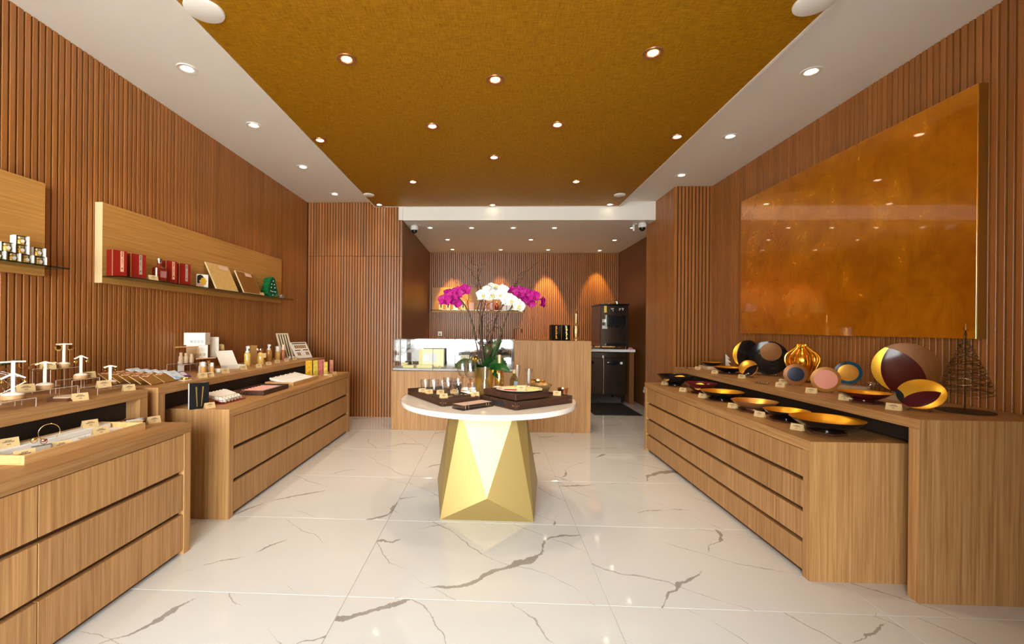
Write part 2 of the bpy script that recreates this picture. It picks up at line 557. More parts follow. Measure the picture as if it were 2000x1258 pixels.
wl = struct(MB().box(XL - 0.08, YW, 0, XL, YF, ZC).build('wall_left', groove), 'left wall of vertical walnut slats')
slats(wl, (XL, 1.2), (XL, YF), 0, ZC, rad(90))
wr = struct(MB().box(XR, YW, 0, XR + 0.08, PY0 + 0.02, ZC).build('wall_right', groove), 'right wall of vertical walnut slats')
slats(wr, (XR, 1.3), (XR, PY0), 0, ZC, rad(-90))
wbl = struct(MB().box(XL, YF, 0, AXL - 0.004, YF + 0.1, ZC).build('wall_back_left', groove), 'slatted wall facing the camera beside the counter')
DZ = 2.175
slats(wbl, (XL + 0.025, YF), (AXL, YF), DZ + 0.006, ZC, 0, 0.0385)
# concealed door: the same slats cut off at head height, and the fixed strip beside it
door = struct(MB().box(-2.49, YF - 0.004, 0.0, -1.545, YF - 0.001, DZ).build('door_1', groove), 'concealed slatted door flush with the wall')
_n = int(round((AXL - XL - 0.025 - 0.04) / 0.0385)) + 1
for i in range(_n):
    x = XL + 0.025 + 0.02 + i * (AXL - XL - 0.025 - 0.04) / (_n - 1)
    inst('slat', slat_mesh(DZ), door if -2.49 < x < -1.545 else wbl, (x, YF, 0), 0)
struct(MB().box(AXL - 0.05, YF - 0.0, 0, AXL, YB, ZS).build('wall_alcove_left', walnut_panel), 'smooth dark walnut side wall of the counter alcove')
wab = struct(MB().box(AXL - 0.05, YB, 0, AXR + 0.2, YB + 0.08, ZS + 0.05).build('wall_alcove_back', groove), 'slatted back wall of the alcove')
slats(wab, (AXL, YB), (AXR, YB), 0, ZS, 0)
struct(MB().box(AXR, PY1, 0, AXR + 0.05, YB, ZS).build('wall_alcove_right', walnut_panel), 'smooth walnut right wall of the alcove')
wp = struct(MB().box(PX0, PY0, 0, XR + 0.08, PY1, ZC).build('wall_pillar', groove), 'slatted pillar standing out of the right wall')
slats(wp, (PX0 + 0.02, PY0), (XR, PY0), 0, ZC, 0)
slats(wp, (PX0, PY1), (PX0, PY0 + 0.02), 0, ZC, rad(-90))
inst('slat', slat_mesh(ZC, 0.03, 0.013), wp, (PX0 + 0.006, PY0 + 0.006, 0), rad(-45))

# ceilings
struct(MB().box(XL - 0.08, YW, ZC, XR + 0.08, YF + 0.1, ZC + 0.08).build('ceiling', white_paint), 'white painted ceiling border')
struct(MB().box(AXL - 0.05, YF + 0.0, ZS, PX0, YF + 0.06, ZC).box(AXL - 0.05, YF + 0.06, ZS, AXR + 0.05, YB, ZS + 0.08).box(AXL - 0.055, YF - 0.016, ZS, AXL - 0.0, YF, ZC)
       .build('ceiling_alcove', white_paint), 'lower white ceiling over the counter alcove')

def fabric_mat():
    m, nt, b = _new('gold_fabric')
    N, L = nt.nodes.new, nt.links.new
    tc = N('ShaderNodeTexCoord')
    def band(sc):
        mp = N('ShaderNodeMapping'); mp.inputs['Scale'].default_value = sc
        nz = N('ShaderNodeTexNoise'); nz.inputs['Scale'].default_value = 1; nz.inputs['Detail'].default_value = 3
        L(tc.outputs['Object'], mp.inputs['Vector']); L(mp.outputs['Vector'], nz.inputs['Vector'])
        return nz
    a, c = band((16, 230, 1)), band((230, 16, 1))
    ad = N('ShaderNodeMath'); ad.operation = 'ADD'
    L(a.outputs['Fac'], ad.inputs[0]); L(c.outputs['Fac'], ad.inputs[1])
    cr = N('ShaderNodeValToRGB')
    cr.color_ramp.elements[0].position = 0.36; cr.color_ramp.elements[0].color = (0.24, 0.105, 0.003, 1)
    cr.color_ramp.elements[1].position = 0.62; cr.color_ramp.elements[1].color = (0.46, 0.22, 0.006, 1)
    mr = N('ShaderNodeMath'); mr.operation = 'MULTIPLY'; mr.inputs[1].default_value = 0.5
    L(ad.outputs[0], mr.inputs[0]); L(mr.outputs[0], cr.inputs['Fac'])
    L(cr.outputs['Color'], b.inputs['Base Color'])
    b.inputs['Roughness'].default_value = 0.5
    b.inputs['Metallic'].default_value = 0.15
    b.inputs['Specular IOR Level'].default_value = 0.2
    bp = N('ShaderNodeBump'); bp.inputs['Strength'].default_value = 0.25; bp.inputs['Distance'].default_value = 0.002
    L(mr.outputs[0], bp.inputs['Height']); L(bp.outputs['Normal'], b.inputs['Normal'])
    return m

GX0, GX1, GY0, GY1, ZG = -1.600, 1.685, -2.0, 6.045, 2.845
raft = struct(MB().box(GX0 + 0.02, GY0 + 0.02, ZG, GX1 - 0.02, GY1 - 0.02, ZC).build('ceiling_panel', fabric_mat()), 'suspended ceiling panel covered in gold woven fabric')
MB().box(GX0, GY0, ZG - 0.004, GX0 + 0.02, GY1, ZC).box(GX1 - 0.02, GY0, ZG - 0.004, GX1, GY1, ZC).box(GX0 + 0.02, GY1 - 0.02, ZG - 0.004, GX1 - 0.02, GY1, ZC).box(GX0 + 0.02, GY0, ZG - 0.004, GX1 - 0.02, GY0 + 0.02, ZC).build('trim', white_paint, raft)

# shop front behind the camera
wf = struct(MB().box(XL - 0.08, YW - 0.1, 0, XL + 0.12, YW, ZC + 0.08).box(0.72, YW - 0.1, 0, XR + 0.08, YW, ZC + 0.08).box(XL + 0.12, YW - 0.1, 2.80, 0.72, YW, ZC + 0.08).build('wall_front', white_paint), 'shop front wall around the street window')
struct(MB().box(0.82, 0.05, 0, XR, 0.15, ZC).build('wall_light_blocker', white_paint), 'unseen wall added to shade the right side')  # added out of view to block window light from right bench ends
w1 = MB()
for x in (XL + 0.12, -1.35, -0.35, 0.67):
    w1.box(x, YW - 0.08, 0.0, x + 0.05, YW - 0.02, 2.80)
w1.box(XL + 0.12, YW - 0.08, 0.0, 0.72, YW - 0.02, 0.06).box(XL + 0.12, YW - 0.08, 2.74, 0.72, YW - 0.02, 2.80)
w1 = struct(w1.build('window_1', pbr('dark_window_frame', (0.03, 0.028, 0.026), 0.4)), 'full-height shop window frame')
for x0, x1 in ((XL + 0.17, -1.35), (-1.30, -0.35), (-0.30, 0.67)):
    MB().box(x0, YW - 0.054, 0.06, x1, YW - 0.046, 2.74).build('pane', pane_glass, w1)
struct(MB().box(-14, -16, -0.12, 14, YW - 0.1, -0.06).build('pavement', pbr('pavement_concrete', (0.62, 0.60, 0.57), 0.8, noise=0.15, nscale=3)), 'street pavement outside the window')

# ------------------------------------------------------------------ downlights
def downlight_meshes(r, ring_mat, lens_mat, tilt):
    n = 28
    ring = MB().lathe([(r * 0.62, 0.004), (r * 0.66, -0.004), (r * 0.97, -0.006), (r, 0.0), (r, 0.004)], n, cap0=False, cap1=False)
    cup = MB().lathe([(r * 0.63, 0.0035), (r * 0.55, 0.010)], n, cap0=False, cap1=False)
    lens = MB().lathe([(0.00001, 0.0), (r * 0.5, 0.0)], n, cap0=False, cap1=False)
    return ring.mesh('trim_ring', ring_mat), lens.mesh('lens', lens_mat)

lens_warm = pbr('lit_lamp', (1, 0.9, 0.75), 0.5, emit=(1.0, 0.84, 0.58), es=14.0)
lens_dim = pbr('lit_lamp_soft', (1, 0.95, 0.88), 0.5, emit=(1.0, 0.92, 0.78), es=6.0)
ring_copper = pbr('copper_ring', (0.36, 0.15, 0.06), 0.35, 0.6)
ring_white = pbr('white_ring', (0.78, 0.74, 0.68), 0.45)
DL_GOLD = downlight_meshes(0.060, ring_copper, lens_warm, 0)
DL_WHITE = downlight_meshes(0.062, ring_white, lens_dim, 0)
DL_ALC = downlight_meshes(0.048, ring_white, lens_warm, 0)

def downlight(meshes, loc, label, group, watts, angle=85, blend=0.7, col=SPOT_WARM, aim=None):
    t = thing('downlight', label, 'light', loc, 0, group)
    inst('trim_ring', meshes[0], t, (0, 0, -0.0005))
    inst('lens', meshes[1], t, (0, 0, -0.003))
    ld = bpy.data.lights.new('lamp', 'SPOT')
    ld.energy = watts; ld.color = col; ld.spot_size = rad(angle); ld.spot_blend = blend
    ld.shadow_soft_size = 0.025
    lo = bpy.data.objects.new('lamp', ld)
    COL.objects.link(lo); lo.parent = t; lo.location = (0, 0, -0.02)
    if aim:
        lo.rotation_euler = aim
    return t

ROWS = ['nearest row', 'second row', 'third row', 'fourth row', 'fifth row', 'sixth row', 'farthest row']
for (x, y, s) in [(-0.89, 2.69, 'left lamp of the nearest pair'), (0.93, 2.68, 'right lamp of the nearest pair'), (0.01, 2.94, 'middle lamp just behind the nearest pair'),
                  (-0.49, 3.61, 'inner left lamp of the second pair'), (0.51, 3.61, 'inner right lamp of the second pair'),
                  (-1.505, 3.86, 'lamp at left edge by the white border, near'), (1.545, 3.86, 'lamp at right edge by the white border, near'),
                  (0.01, 4.29, 'middle lamp above the round table'), (-0.89, 5.00, 'left lamp of the third pair'), (0.92, 5.02, 'right lamp of the third pair'),
                  (-1.505, 5.93, 'far left corner lamp'), (0.0, 5.96, 'middle lamp at far edge'), (1.53, 5.95, 'far right corner lamp')]:
    downlight(DL_GOLD, (x, y, ZG), 'copper-ringed downlight in gold ceiling, ' + s, 'downlights in the gold ceiling', SPOT_W if y < 5.5 else SPOT_W * 0.25, 85 if y < 5.5 else 60)
for k, y in enumerate((2.87, 3.70, 4.69, 5.66)):
    downlight(DL_WHITE, (-2.01, y, ZC), 'white downlight in left ceiling border, ' + ('nearest', 'second nearest', 'second farthest', 'farthest')[k], 'downlights in the left white border', SPOT_W * 0.8)
for k, y in enumerate((3.02, 4.015, 5.02)):
    downlight(DL_WHITE, (2.06, y, ZC), 'white downlight in right ceiling border, ' + ('nearest', 'middle', 'farthest')[k], 'downlights in the right white border', SPOT_W * 0.32)
for k, (x, y) in enumerate([(-0.90, 6.5), (-0.30, 6.515), (0.30, 6.515), (0.89, 6.52), (1.995, 6.52)]):
    downlight(DL_ALC, (x, y, ZS), 'small alcove downlight, front row, ' + ('first', 'second', 'third', 'fourth', 'fifth')[k] + ' from left', 'downlights in the alcove ceiling', SPOT_W * 0.28)
for k, (x, y) in enumerate([(-0.735, 7.4), (0.63, 7.4), (1.99, 7.43)]):
    downlight(DL_ALC, (x, y, ZS), 'small alcove downlight, middle row, ' + ('left', 'centre', 'right')[k], 'downlights in the alcove ceiling', SPOT_W * 0.28)
for k, (x, y, w, z) in enumerate([(-0.735, 8.33, 2.6, -6), (0.16, 8.36, 1.1, -2), (1.03, 8.36, 3.2, -8), (1.985, 8.42, 1.5, 4)]):
    downlight(DL_ALC, (x, y, ZS), 'small alcove downlight grazing the back wall, ' + ('leftmost', 'second from left', 'second from right', 'rightmost')[k], 'downlights in the alcove ceiling',
              SPOT_W * w * 2.2, 46, 0.45, (1.0, 0.60, 0.20), aim=(rad(14), 0, 0))
# flat white speaker discs
disc = MB().lathe([(0.00001, -0.012), (0.085, -0.012), (0.093, -0.008), (0.095, 0.0)], 32, cap0=False)
for (x, y, r, s) in [(-1.487, 2.25, 1.0, 'near the left edge'), (1.578, 2.29, 1.0, 'near the right edge'), (-1.524, 5.48, 0.72, 'at the far left'), (1.533, 5.52, 0.72, 'at the far right')]:
    d = inst('ceiling_speaker', disc.mesh('ceiling_speaker', white_paint) if r == 1.0 else disc.mesh('ceiling_speaker', white_paint), None, (x, y, ZG))
    d.scale = (r, r, 1)
    tag(d, 'round white flush disc on gold ceiling ' + s, 'speaker', 'white discs on the gold ceiling')
# dome cameras
def dome(loc, label):
    t = thing('security_camera', label, 'camera', loc, 0, 'dome cameras')
    MB().lathe([(0.036, 0.0), (0.052, -0.012), (0.055, -0.03), (0.055, -0.062), (0.048, -0.070)], 20).build('housing', white_gloss, t)
    MB().ball((0, 0, -0.072), 0.042, 16, 8, (1, 1, 1.1)).build('dome', black_gloss, t)
dome((-1.105, 6.35, ZS), 'white dome camera with black lens at left end of alcove')
dome((2.03, 6.20, ZS), 'white dome camera with black lens by the slatted pillar')
t = thing('camera_bracket', 'small white bracket hanging beside the right dome camera', 'bracket', (1.93, 6.26, ZS))
MB().box(-0.012, -0.01, -0.10, 0.012, 0.01, 0).box(-0.012, -0.01, -0.012, 0.05, 0.01, 0).build('bracket_arm', white_gloss, t)

# ------------------------------------------------------------------ fitted furniture
def drawer_cabinet(label, xf, xb, y0, y1, h, side, rows, zb, gap, cols, group):
    """low drawer unit along a side wall; side=-1: front faces +X (left wall), +1: front faces -X"""
    t = thing('drawer_cabinet', label, 'cabinet', (xf, (y0 + y1) / 2, 0), 0, group)
    T, s, L = 0.05, side, y1 - y0
    d = abs(xb - xf)
    def bx(xa, ya, za, xb_, yb_, zb_):
        return MB().rbox(min(s * xa, s * xb_), ya, za, max(s * xa, s * xb_), yb_, zb_, 0.0012)
    bx(0, -L / 2, h - T, d, L / 2, h).build('top', oak_y, t)
    for e in (-1, 1):
        ya, yb = (-L / 2, -L / 2 + T) if e < 0 else (L / 2 - T, L / 2)
        bx(0, ya, 0, d, yb, h - T).build('side_panel', oak_v, t)
        yo = ya - 0.002 if e < 0 else yb
        MB().box(min(0, s * d), yo, 0, max(0, s * d), yo + 0.002, h).build('end_veneer', oak_v, t)
    MB().box(min(s * 0.03, s * (d - 0.01)), -L / 2 + T, 0.0, max(s * 0.03, s * (d - 0.01)), L / 2 - T, h - T).build('carcass', gap_dark, t)
    ztop = h - T - 0.004
    hh = (ztop - zb - gap * (rows - 1)) / rows
    ww = (L - 2 * T - 0.006) / cols
    for r in range(rows):
        for c in range(cols):
            za = zb + r * (hh + gap)
            ya = -L / 2 + T + 0.003 + c * ww
            bx(0.003, ya + 0.0018, za, 0.028, ya + ww - 0.0018, za + hh).build('drawer', oak_v, t)
    return t

def display_bench(label, xf, xb, y0, y1, h, side, black_x, group):
    t = thing('display_bench', label, 'bench', (xf, (y0 + y1) / 2, 0), 0, group)
    T, s, L = 0.045, side, y1 - y0
    d = abs(xb - xf)
    def bx(xa, ya, za, xb_, yb_, zb_):
        return MB().rbox(min(s * xa, s * xb_), ya, za, max(s * xa, s * xb_), yb_, zb_, 0.0012)
    bx(0, -L / 2, h - T, d, L / 2, h).build('top', oak_y, t)
    for ya, yb in ((-L / 2, -L / 2 + 0.055), (L / 2 - 0.055, L / 2)):
        bx(0, ya, 0, d, yb, h - T).build('leg_panel', oak_v, t)
        yo = ya - 0.002 if ya < 0 else yb
        MB().box(min(0, s * d), yo, 0, max(0, s * d), yo + 0.002, h).build('end_veneer', oak_v, t)
    b = abs(black_x - xf)
    bx(b, -L / 2 + 0.055, 0.70, b + 0.02, L / 2 - 0.055, h - T).build('back_panel', black_back, t)
    return t

GC, GB = 'low drawer cabinets along the walls', 'raised benches behind the cabinets'
drawer_cabinet('oak cabinet with wide drawers at front left, nearest the camera', -1.635, -2.45, -0.03, 2.39, 0.695, -1, 3, 0.025, 0.022, 3, GC)
drawer_cabinet('oak cabinet with three rows of drawers on the left, in front of slatted corner', -1.648, -2.45, 2.775, 5.185, 0.695, -1, 3, 0.025, 0.022, 3, GC)
drawer_cabinet('oak cabinet with four drawer rows under lacquer bowls on the right', 1.563, 2.45, 2.275, 4.655, 0.683, 1, 4, 0.03, 0.020, 3, GC)
display_bench('raised oak bench holding earring stands, at front left', -1.97, -2.515, -0.10, 2.503, 0.853, -1, -2.05, GB)
display_bench('raised oak bench holding cosmetics along the left wall', -1.97, -2.515, 2.588, 5.252, 0.853, -1, -2.05, GB)
display_bench('raised oak bench holding plates and gold lamp along the right wall', 1.935, 2.57, 2.12, 4.835, 0.828, 1, 2.01, GB)

# wall shelves on the left wall
def wall_shelf(label, y0, y1):
    t = thing('wall_shelf', label, 'shelf', (-2.52, (y0 + y1) / 2, 1.49), 0, 'glass-ledged shelves on the left wall')
    L = y1 - y0
    MB().rbox(0.0, -L / 2, 0.0, 0.05, L / 2, 0.512, 0.001).build('back_board', oak_shelf, t)
    MB().rbox(0.0495, -L / 2, 0.036, 0.195, L / 2, 0.044, 0.001).build('glass_ledge', green_glass, t)
    MB().box(0.0, -L / 2, 0.0, 0.0505, -L / 2 - 0.001, 0.512).build('edge_band', pbr('pale_edge_band', (0.66, 0.50, 0.27), 0.5), t)
    return t
wall_shelf('oak wall shelf with glass ledge, cut by the left picture edge', -0.10, 2.385)
wall_shelf('long oak wall shelf with glass ledge holding red boxes', 2.752, 5.193)
ZSH = 1.534

# gold leaf panel
def leaf_mat():
    m, nt, b = _new('gold_leaf')
    N, L = nt.nodes.new, nt.links.new
    tc = N('ShaderNodeTexCoord')
    mp = N('ShaderNodeMapping'); mp.inputs['Rotation'].default_value = (0, rad(90), 0)
    L(tc.outputs['Object'], mp.inputs['Vector'])
    sw = N('ShaderNodeSeparateXYZ'); L(tc.outputs['Object'], sw.inputs[0])
    cm = N('ShaderNodeCombineXYZ'); L(sw.outputs['Y'], cm.inputs[0]); L(sw.outputs['Z'], cm.inputs[1])
    br = N('ShaderNodeTexBrick'); br.offset = 0.0
    br.inputs['Scale'].default_value = 1.0
    br.inputs['Brick Width'].default_value = 0.24; br.inputs['Row Height'].default_value = 0.24
    br.inputs['Mortar Size'].default_value = 0.002; br.inputs['Mortar Smooth'].default_value = 0.6
    br.inputs['Color1'].default_value = (0.93, 0.93, 0.93, 1); br.inputs['Color2'].default_value = (1.04, 1.04, 1.04, 1); br.inputs['Mortar'].default_value = (0.9, 0.9, 0.9, 1)
    L(cm.outputs[0], br.inputs['Vector'])
    nz = N('ShaderNodeTexNoise'); nz.inputs['Scale'].default_value = 5; nz.inputs['Detail'].default_value = 9; nz.inputs['Roughness'].default_value = 0.65; nz.inputs['Distortion'].default_value = 0.6
    L(tc.outputs['Object'], nz.inputs['Vector'])
    cr = N('ShaderNodeValToRGB')
    cr.color_ramp.elements[0].position = 0.3; cr.color_ramp.elements[0].color = (0.58, 0.175, 0.004, 1)
    cr.color_ramp.elements[1].position = 0.72; cr.color_ramp.elements[1].color = (0.92, 0.36, 0.008, 1)
    L(nz.outputs['Fac'], cr.inputs['Fac'])
    mx = N('ShaderNodeMix'); mx.data_type = 'RGBA'; mx.blend_type = 'MULTIPLY'; mx.inputs[0].default_value = 1.0
    L(cr.outputs['Color'], mx.inputs[6]); L(br.outputs['Color'], mx.inputs[7])
    L(mx.outputs[2], b.inputs['Base Color'])
    b.inputs['Metallic'].default_value = 0.6
    rr = N('ShaderNodeMapRange'); rr.inputs['To Min'].default_value = 0.16; rr.inputs['To Max'].default_value = 0.34
    L(nz.outputs['Fac'], rr.inputs['Value']); L(rr.outputs['Result'], b.inputs['Roughness'])
    b.inputs['Coat Weight'].default_value = 1.0; b.inputs['Coat Roughness'].default_value = 0.03
    bp = N('ShaderNodeBump'); bp.inputs['Strength'].default_value = 0.05; bp.inputs['Distance'].default_value = 0.004
    L(nz.outputs['Fac'], bp.inputs['Height']); L(bp.outputs['Normal'], b.inputs['Normal'])
    return m
gp = thing('gold_leaf_artwork', 'large gold leaf panel hung on the right wall', 'wall art', (2.5765, 3.575, 1.19))
MB().rbox(-0.050, -1.115, 0.0, 0.0, 1.115, 1.335, 0.0015).build('panel_edge', pbr('shaded_gold_edge', (0.26, 0.10, 0.010), 0.45, 0.3), gp)  # shade on the panel's sides is put into this darker colour
MB().rbox(-0.055, -1.115, 0.0, -0.0502, 1.115, 1.335, 0.001).build('leaf_face', leaf_mat(), gp)

# counter
ct = thing('service_counter', 'stepped oak service counter at the back of the shop', 'counter', (0, 5.325, 0))
MB().rbox(-1.185, 0.0, 0.0, 0.272, 0.62, 0.698, 0.0015).build('low_block', oak_v, ct)
MB().rbox(0.2725, 0.0, 0.0, 1.168, 0.62, 1.060, 0.0015).build('tall_block', oak_v, ct)
MB().rbox(0.2725, 0.0, 1.0602, 1.168, 0.62, 1.075, 0.001).build('counter_top', oak_x, ct)
gc = thing('display_case', 'mirror-backed glass display case let into the counter', 'display case', (0, 5.325, 0.698))
MB().box(-1.178, 0.004, 0.001, 0.270, 0.46, 0.03).build('case_floor', pbr('grey_case_floor', (0.50, 0.52, 0.55), 0.5), gc)
MB().box(-1.178, 0.0, 0.0, 0.270, 0.004, 0.012).box(-1.178, 0.0, 0.372, 0.270, 0.006, 0.378).box(-1.178, 0.0, 0.012, -1.172, 0.006, 0.372).box(0.262, 0.0, 0.012, 0.270, 0.006, 0.372).box(-0.695, 0.0, 0.012, -0.690, 0.006, 0.372).box(-1.178, 0.45, 0.03, -1.170, 0.456, 0.372).build('case_frame', pbr('bronze_frame', (0.05, 0.035, 0.025), 0.35, 0.6), gc)
for x0, x1 in ((-1.172, -0.695), (-0.690, 0.262)):
    MB().box(x0, 0.001, 0.012, x1, 0.005, 0.372).build('front_pane', case_glass, gc)
MB().box(-1.177, 0.006, 0.012, -1.173, 0.45, 0.372).build('side_pane', case_glass, gc)
MB().box(-1.178, 0.0, 0.378, 0.270, 0.46, 0.384).build('top_pane', case_glass, gc)
for x0, x1 in ((-1.170, -0.47), (-0.46, 0.268)):
    MB().box(x0, 0.456, 0.031, x1, 0.46, 0.37).build('mirror_door', pbr('case_mirror', (0.42, 0.43, 0.44), 0.04, 1.0), gc)

# round table
tb = thing('round_table', 'round white marble-topped table on faceted gold base in the middle', 'table', (-0.02, 3.16, 0))
MB().lathe([(0.585, 0.694), (0.600, 0.698), (0.605, 0.706), (0.605, 0.722), (0.600, 0.7295), (0.594, 0.730)], 96).build('table_top', marble('white_marble_top', (0.80, 0.77, 0.735), (0.62, 0.58, 0.54), 3.0, 0.12), tb)
B, A, AZ, TL, TC, TZ = 0.297, 0.350, 0.160, 0.175, 0.250, 0.694
base_v, base_f = [], []
for k in range(4):
    M = RZ(90 * k)
    for p in ((-TL, -TC, TZ), (TL, -TC, TZ), (0.0, -A, AZ), (-B, -B, 0.0)):
        base_v.append(tuple(M @ Vector(p)))
for k in range(4):
    n = (k + 1) % 4
    tl, tr, ap, bl, br, ntl = 4 * k, 4 * k + 1, 4 * k + 2, 4 * k + 3, 4 * n + 3, 4 * n
    base_f += [(tl, ap, tr), (tl, bl, ap), (ap, bl, br), (tr, ap, br), (tr, br, ntl)]
MB().add(base_v, base_f).add([base_v[3], base_v[7], base_v[11], base_v[15]], [(3, 2, 1, 0)]).build('faceted_base', brass_paint, tb)

# alcove furniture
bc = thing('back_counter', 'white-topped back counter along the alcove wall behind the counter', 'counter', (0, 8.1, 0))
MB().rbox(-1.2, 0.03, 0.0, 1.38, 0.585, 0.86, 0.001).build('cabinet_body', oak_v, bc)
MB().rbox(-1.205, 0.0, 0.86, 1.40, 0.585, 0.90, 0.002).build('worktop', white_gloss, bc)
wk = thing('worktop', 'white worktop on oak end panel over the black refrigerator', 'worktop', (1.9, 7.4, 0))
MB().rbox(-0.48, 0.0, 0.845, 0.43, 1.28, 0.885, 0.002).build('worktop_slab', white_gloss, wk)
MB().rbox(0.345, 0.03, 0.0, 0.42, 1.28, 0.845, 0.001).build('end_panel', walnut_panel, wk)
fr = thing('refrigerator', 'black two-door undercounter refrigerator below the white worktop', 'refrigerator', (1.825, 7.47, 0))
MB().rbox(-0.385, 0.03, 0.13, 0.385, 0.72, 0.83, 0.004).build('cabinet', dark_steel, fr)
for x0, x1 in ((-0.38, 0.008), (0.022, 0.38)):
    d = MB().rbox(x0, 0.0, 0.15, x1, 0.032, 0.74, 0.006).build('door', dark_steel, fr)
    MB().lathe([(0.00001, 0.0), (0.085, 0.0), (0.098, 0.006), (0.10, 0.012)], 24, sy=0.42, cap1=False).xf(TR((x0 + 0.14, 0.0, 0.665)) @ RX(-90) @ TR((0, 0, -0.012))).build('handle_recess', black_gloss, d)
MB().rbox(0.010, -0.006, 0.15, 0.020, 0.03, 0.78, 0.001).build('door_edge', chrome, fr)
MB().lathe([(0.00001, 0), (0.022, 0), (0.022, 0.008)], 20, cap0=False).xf(TR((0.30, -0.004, 0.66)) @ RX(90)).build('round_sticker', paper_white, fr)
for x in (-0.34, 0.34):
    for y in (0.06, 0.66):
        MB().lathe([(0.016, 0.0), (0.022, 0.01), (0.026, 0.13)], 12, (x, y, 0)).build('leg', black_gloss, fr)
sm = thing('soft_serve_machine', 'tall dark steel soft-serve machine with carry handle on the white worktop', 'machine', (2.005, 7.46, 0.885))
MB().rbox(-0.225, 0.0, 0.055, 0.225, 0.66, 0.72, 0.006).build('body', dark_steel, sm)
MB().rbox(-0.235, -0.02, 0.72, 0.235, 0.67, 0.745, 0.004).build('lid', black_gloss, sm)
MB().tube([(-0.07, 0.1, 0.745), (-0.07, 0.1, 0.785), (0.07, 0.1, 0.785), (0.07, 0.1, 0.745)], 0.008, 8).build('carry_handle', chrome, sm)
MB().rbox(-0.115, -0.09, 0.39, 0.155, 0.0, 0.56, 0.012).build('dispensing_head', black_gloss, sm)
for x in (-0.07, 0.02, 0.11):
    MB().tube([(x, -0.09, 0.52), (x, -0.15, 0.50), (x, -0.17, 0.44)], [0.010, 0.009, 0.012], 8).build('draw_lever', black_gloss, sm)
    MB().lathe([(0.020, 0), (0.014, -0.03)], 12, (x, -0.06, 0.39)).build('nozzle', black_gloss, sm)
MB().rbox(-0.145, -0.03, 0.36, -0.122, 0.0, 0.56, 0.006).build('side_lever', steel, sm)
MB().box(-0.165, -0.003, 0.60, -0.125, 0.0, 0.71).build('gold_plate', satin_gold, sm)
MB().box(-0.195, -0.003, 0.335, -0.115, 0.0, 0.385).build('notice_label', paper_white, sm)
MB().box(-0.195, -0.003, 0.44, -0.140, 0.0, 0.49).build('grey_label', steel, sm)
for (x, z) in ((-0.05, 0.665), (-0.035, 0.655), (-0.02, 0.665), (-0.022, 0.632), (0.08, 0.665), (0.095, 0.66), (0.08, 0.642), (0.125, 0.668), (0.142, 0.665), (0.135, 0.645)):
    MB().lathe([(0.00001, 0), (0.008, 0), (0.008, 0.004)], 10, cap0=False).xf(TR((x, -0.0005, z)) @ RX(90)).build('button', pbr('lit_button', (0.9, 0.9, 0.85), 0.4), sm)
MB().rbox(-0.14, -0.055, 0.055, 0.185, 0.0, 0.10, 0.004).build('drip_tray', black_gloss, sm)
for x in (-0.2, 0.2):
    for y in (0.05, 0.6):
        MB().lathe([(0.020, 0.0), (0.016, 0.056)], 12, (x, y, 0)).build('foot', black_gloss, sm)

tag(MB().rbox(1.46, 6.43, 0.0005, 2.13, 7.44, 0.012, 0.003).build('floor_mat', black_matte), 'black rubber mat on the floor before the refrigerator', 'mat')
for k, (x, nm) in enumerate(((0.185, 'left'), (0.425, 'right'))):
    t = thing('tap', 'chrome swan-neck tap behind the counter, %s of the pair' % nm, 'tap', (x, 8.42, 0.90), 0, 'taps at the alcove wall')
    MB().lathe([(0.028, 0), (0.026, 0.03), (0.014, 0.035)], 14).build('tap_base', chrome, t)
    s = 1 if k == 0 else -1
    pts = [(0.07 * s, 0, 0.0), (0.07 * s, 0, 0.26)] + [(0.07 * s - 0.07 * s * (1 - math.cos(a)) , 0, 0.26 + 0.05 * math.sin(a)) for a in [math.pi * i / 8 for i in range(1, 9)]] + [(-0.07 * s, 0, 0.20)]
    MB().tube(pts, 0.009, 8).xf(TR((-0.07 * s, 0, 0.03))).build('spout', chrome, t)
def socket(loc, rz, label):
    t = thing('wall_socket', label, 'socket', loc, rz, 'wall sockets')
    MB().rbox(-0.043, -0.012, -0.043, 0.043, 0.0, 0.043, 0.003).build('plate', white_gloss, t)
    MB().rbox(-0.016, -0.035, -0.03, 0.016, -0.012, 0.004, 0.003).build('plug', pbr('grey_plug', (0.35, 0.35, 0.36), 0.5), t)
socket((-0.995, 8.685, 1.095), 0, 'white wall socket with plug above the display case')
socket((2.15, 6.372, 0.37), rad(-90), 'white wall socket low on the pillar by the black mat')
sh = thing('alcove_shelf', 'oak backed shelf with small boxes on alcove back wall', 'shelf', (-0.255, 8.685, 1.51))
MB().rbox(-0.885, -0.05, 0.0, 0.885, 0.0, 0.475, 0.001).build('back_board', oak_shelf_x, sh)
MB().rbox(-0.905, -0.22, 0.030, 0.885, -0.0495, 0.040, 0.001).build('glass_ledge', green_glass, sh)

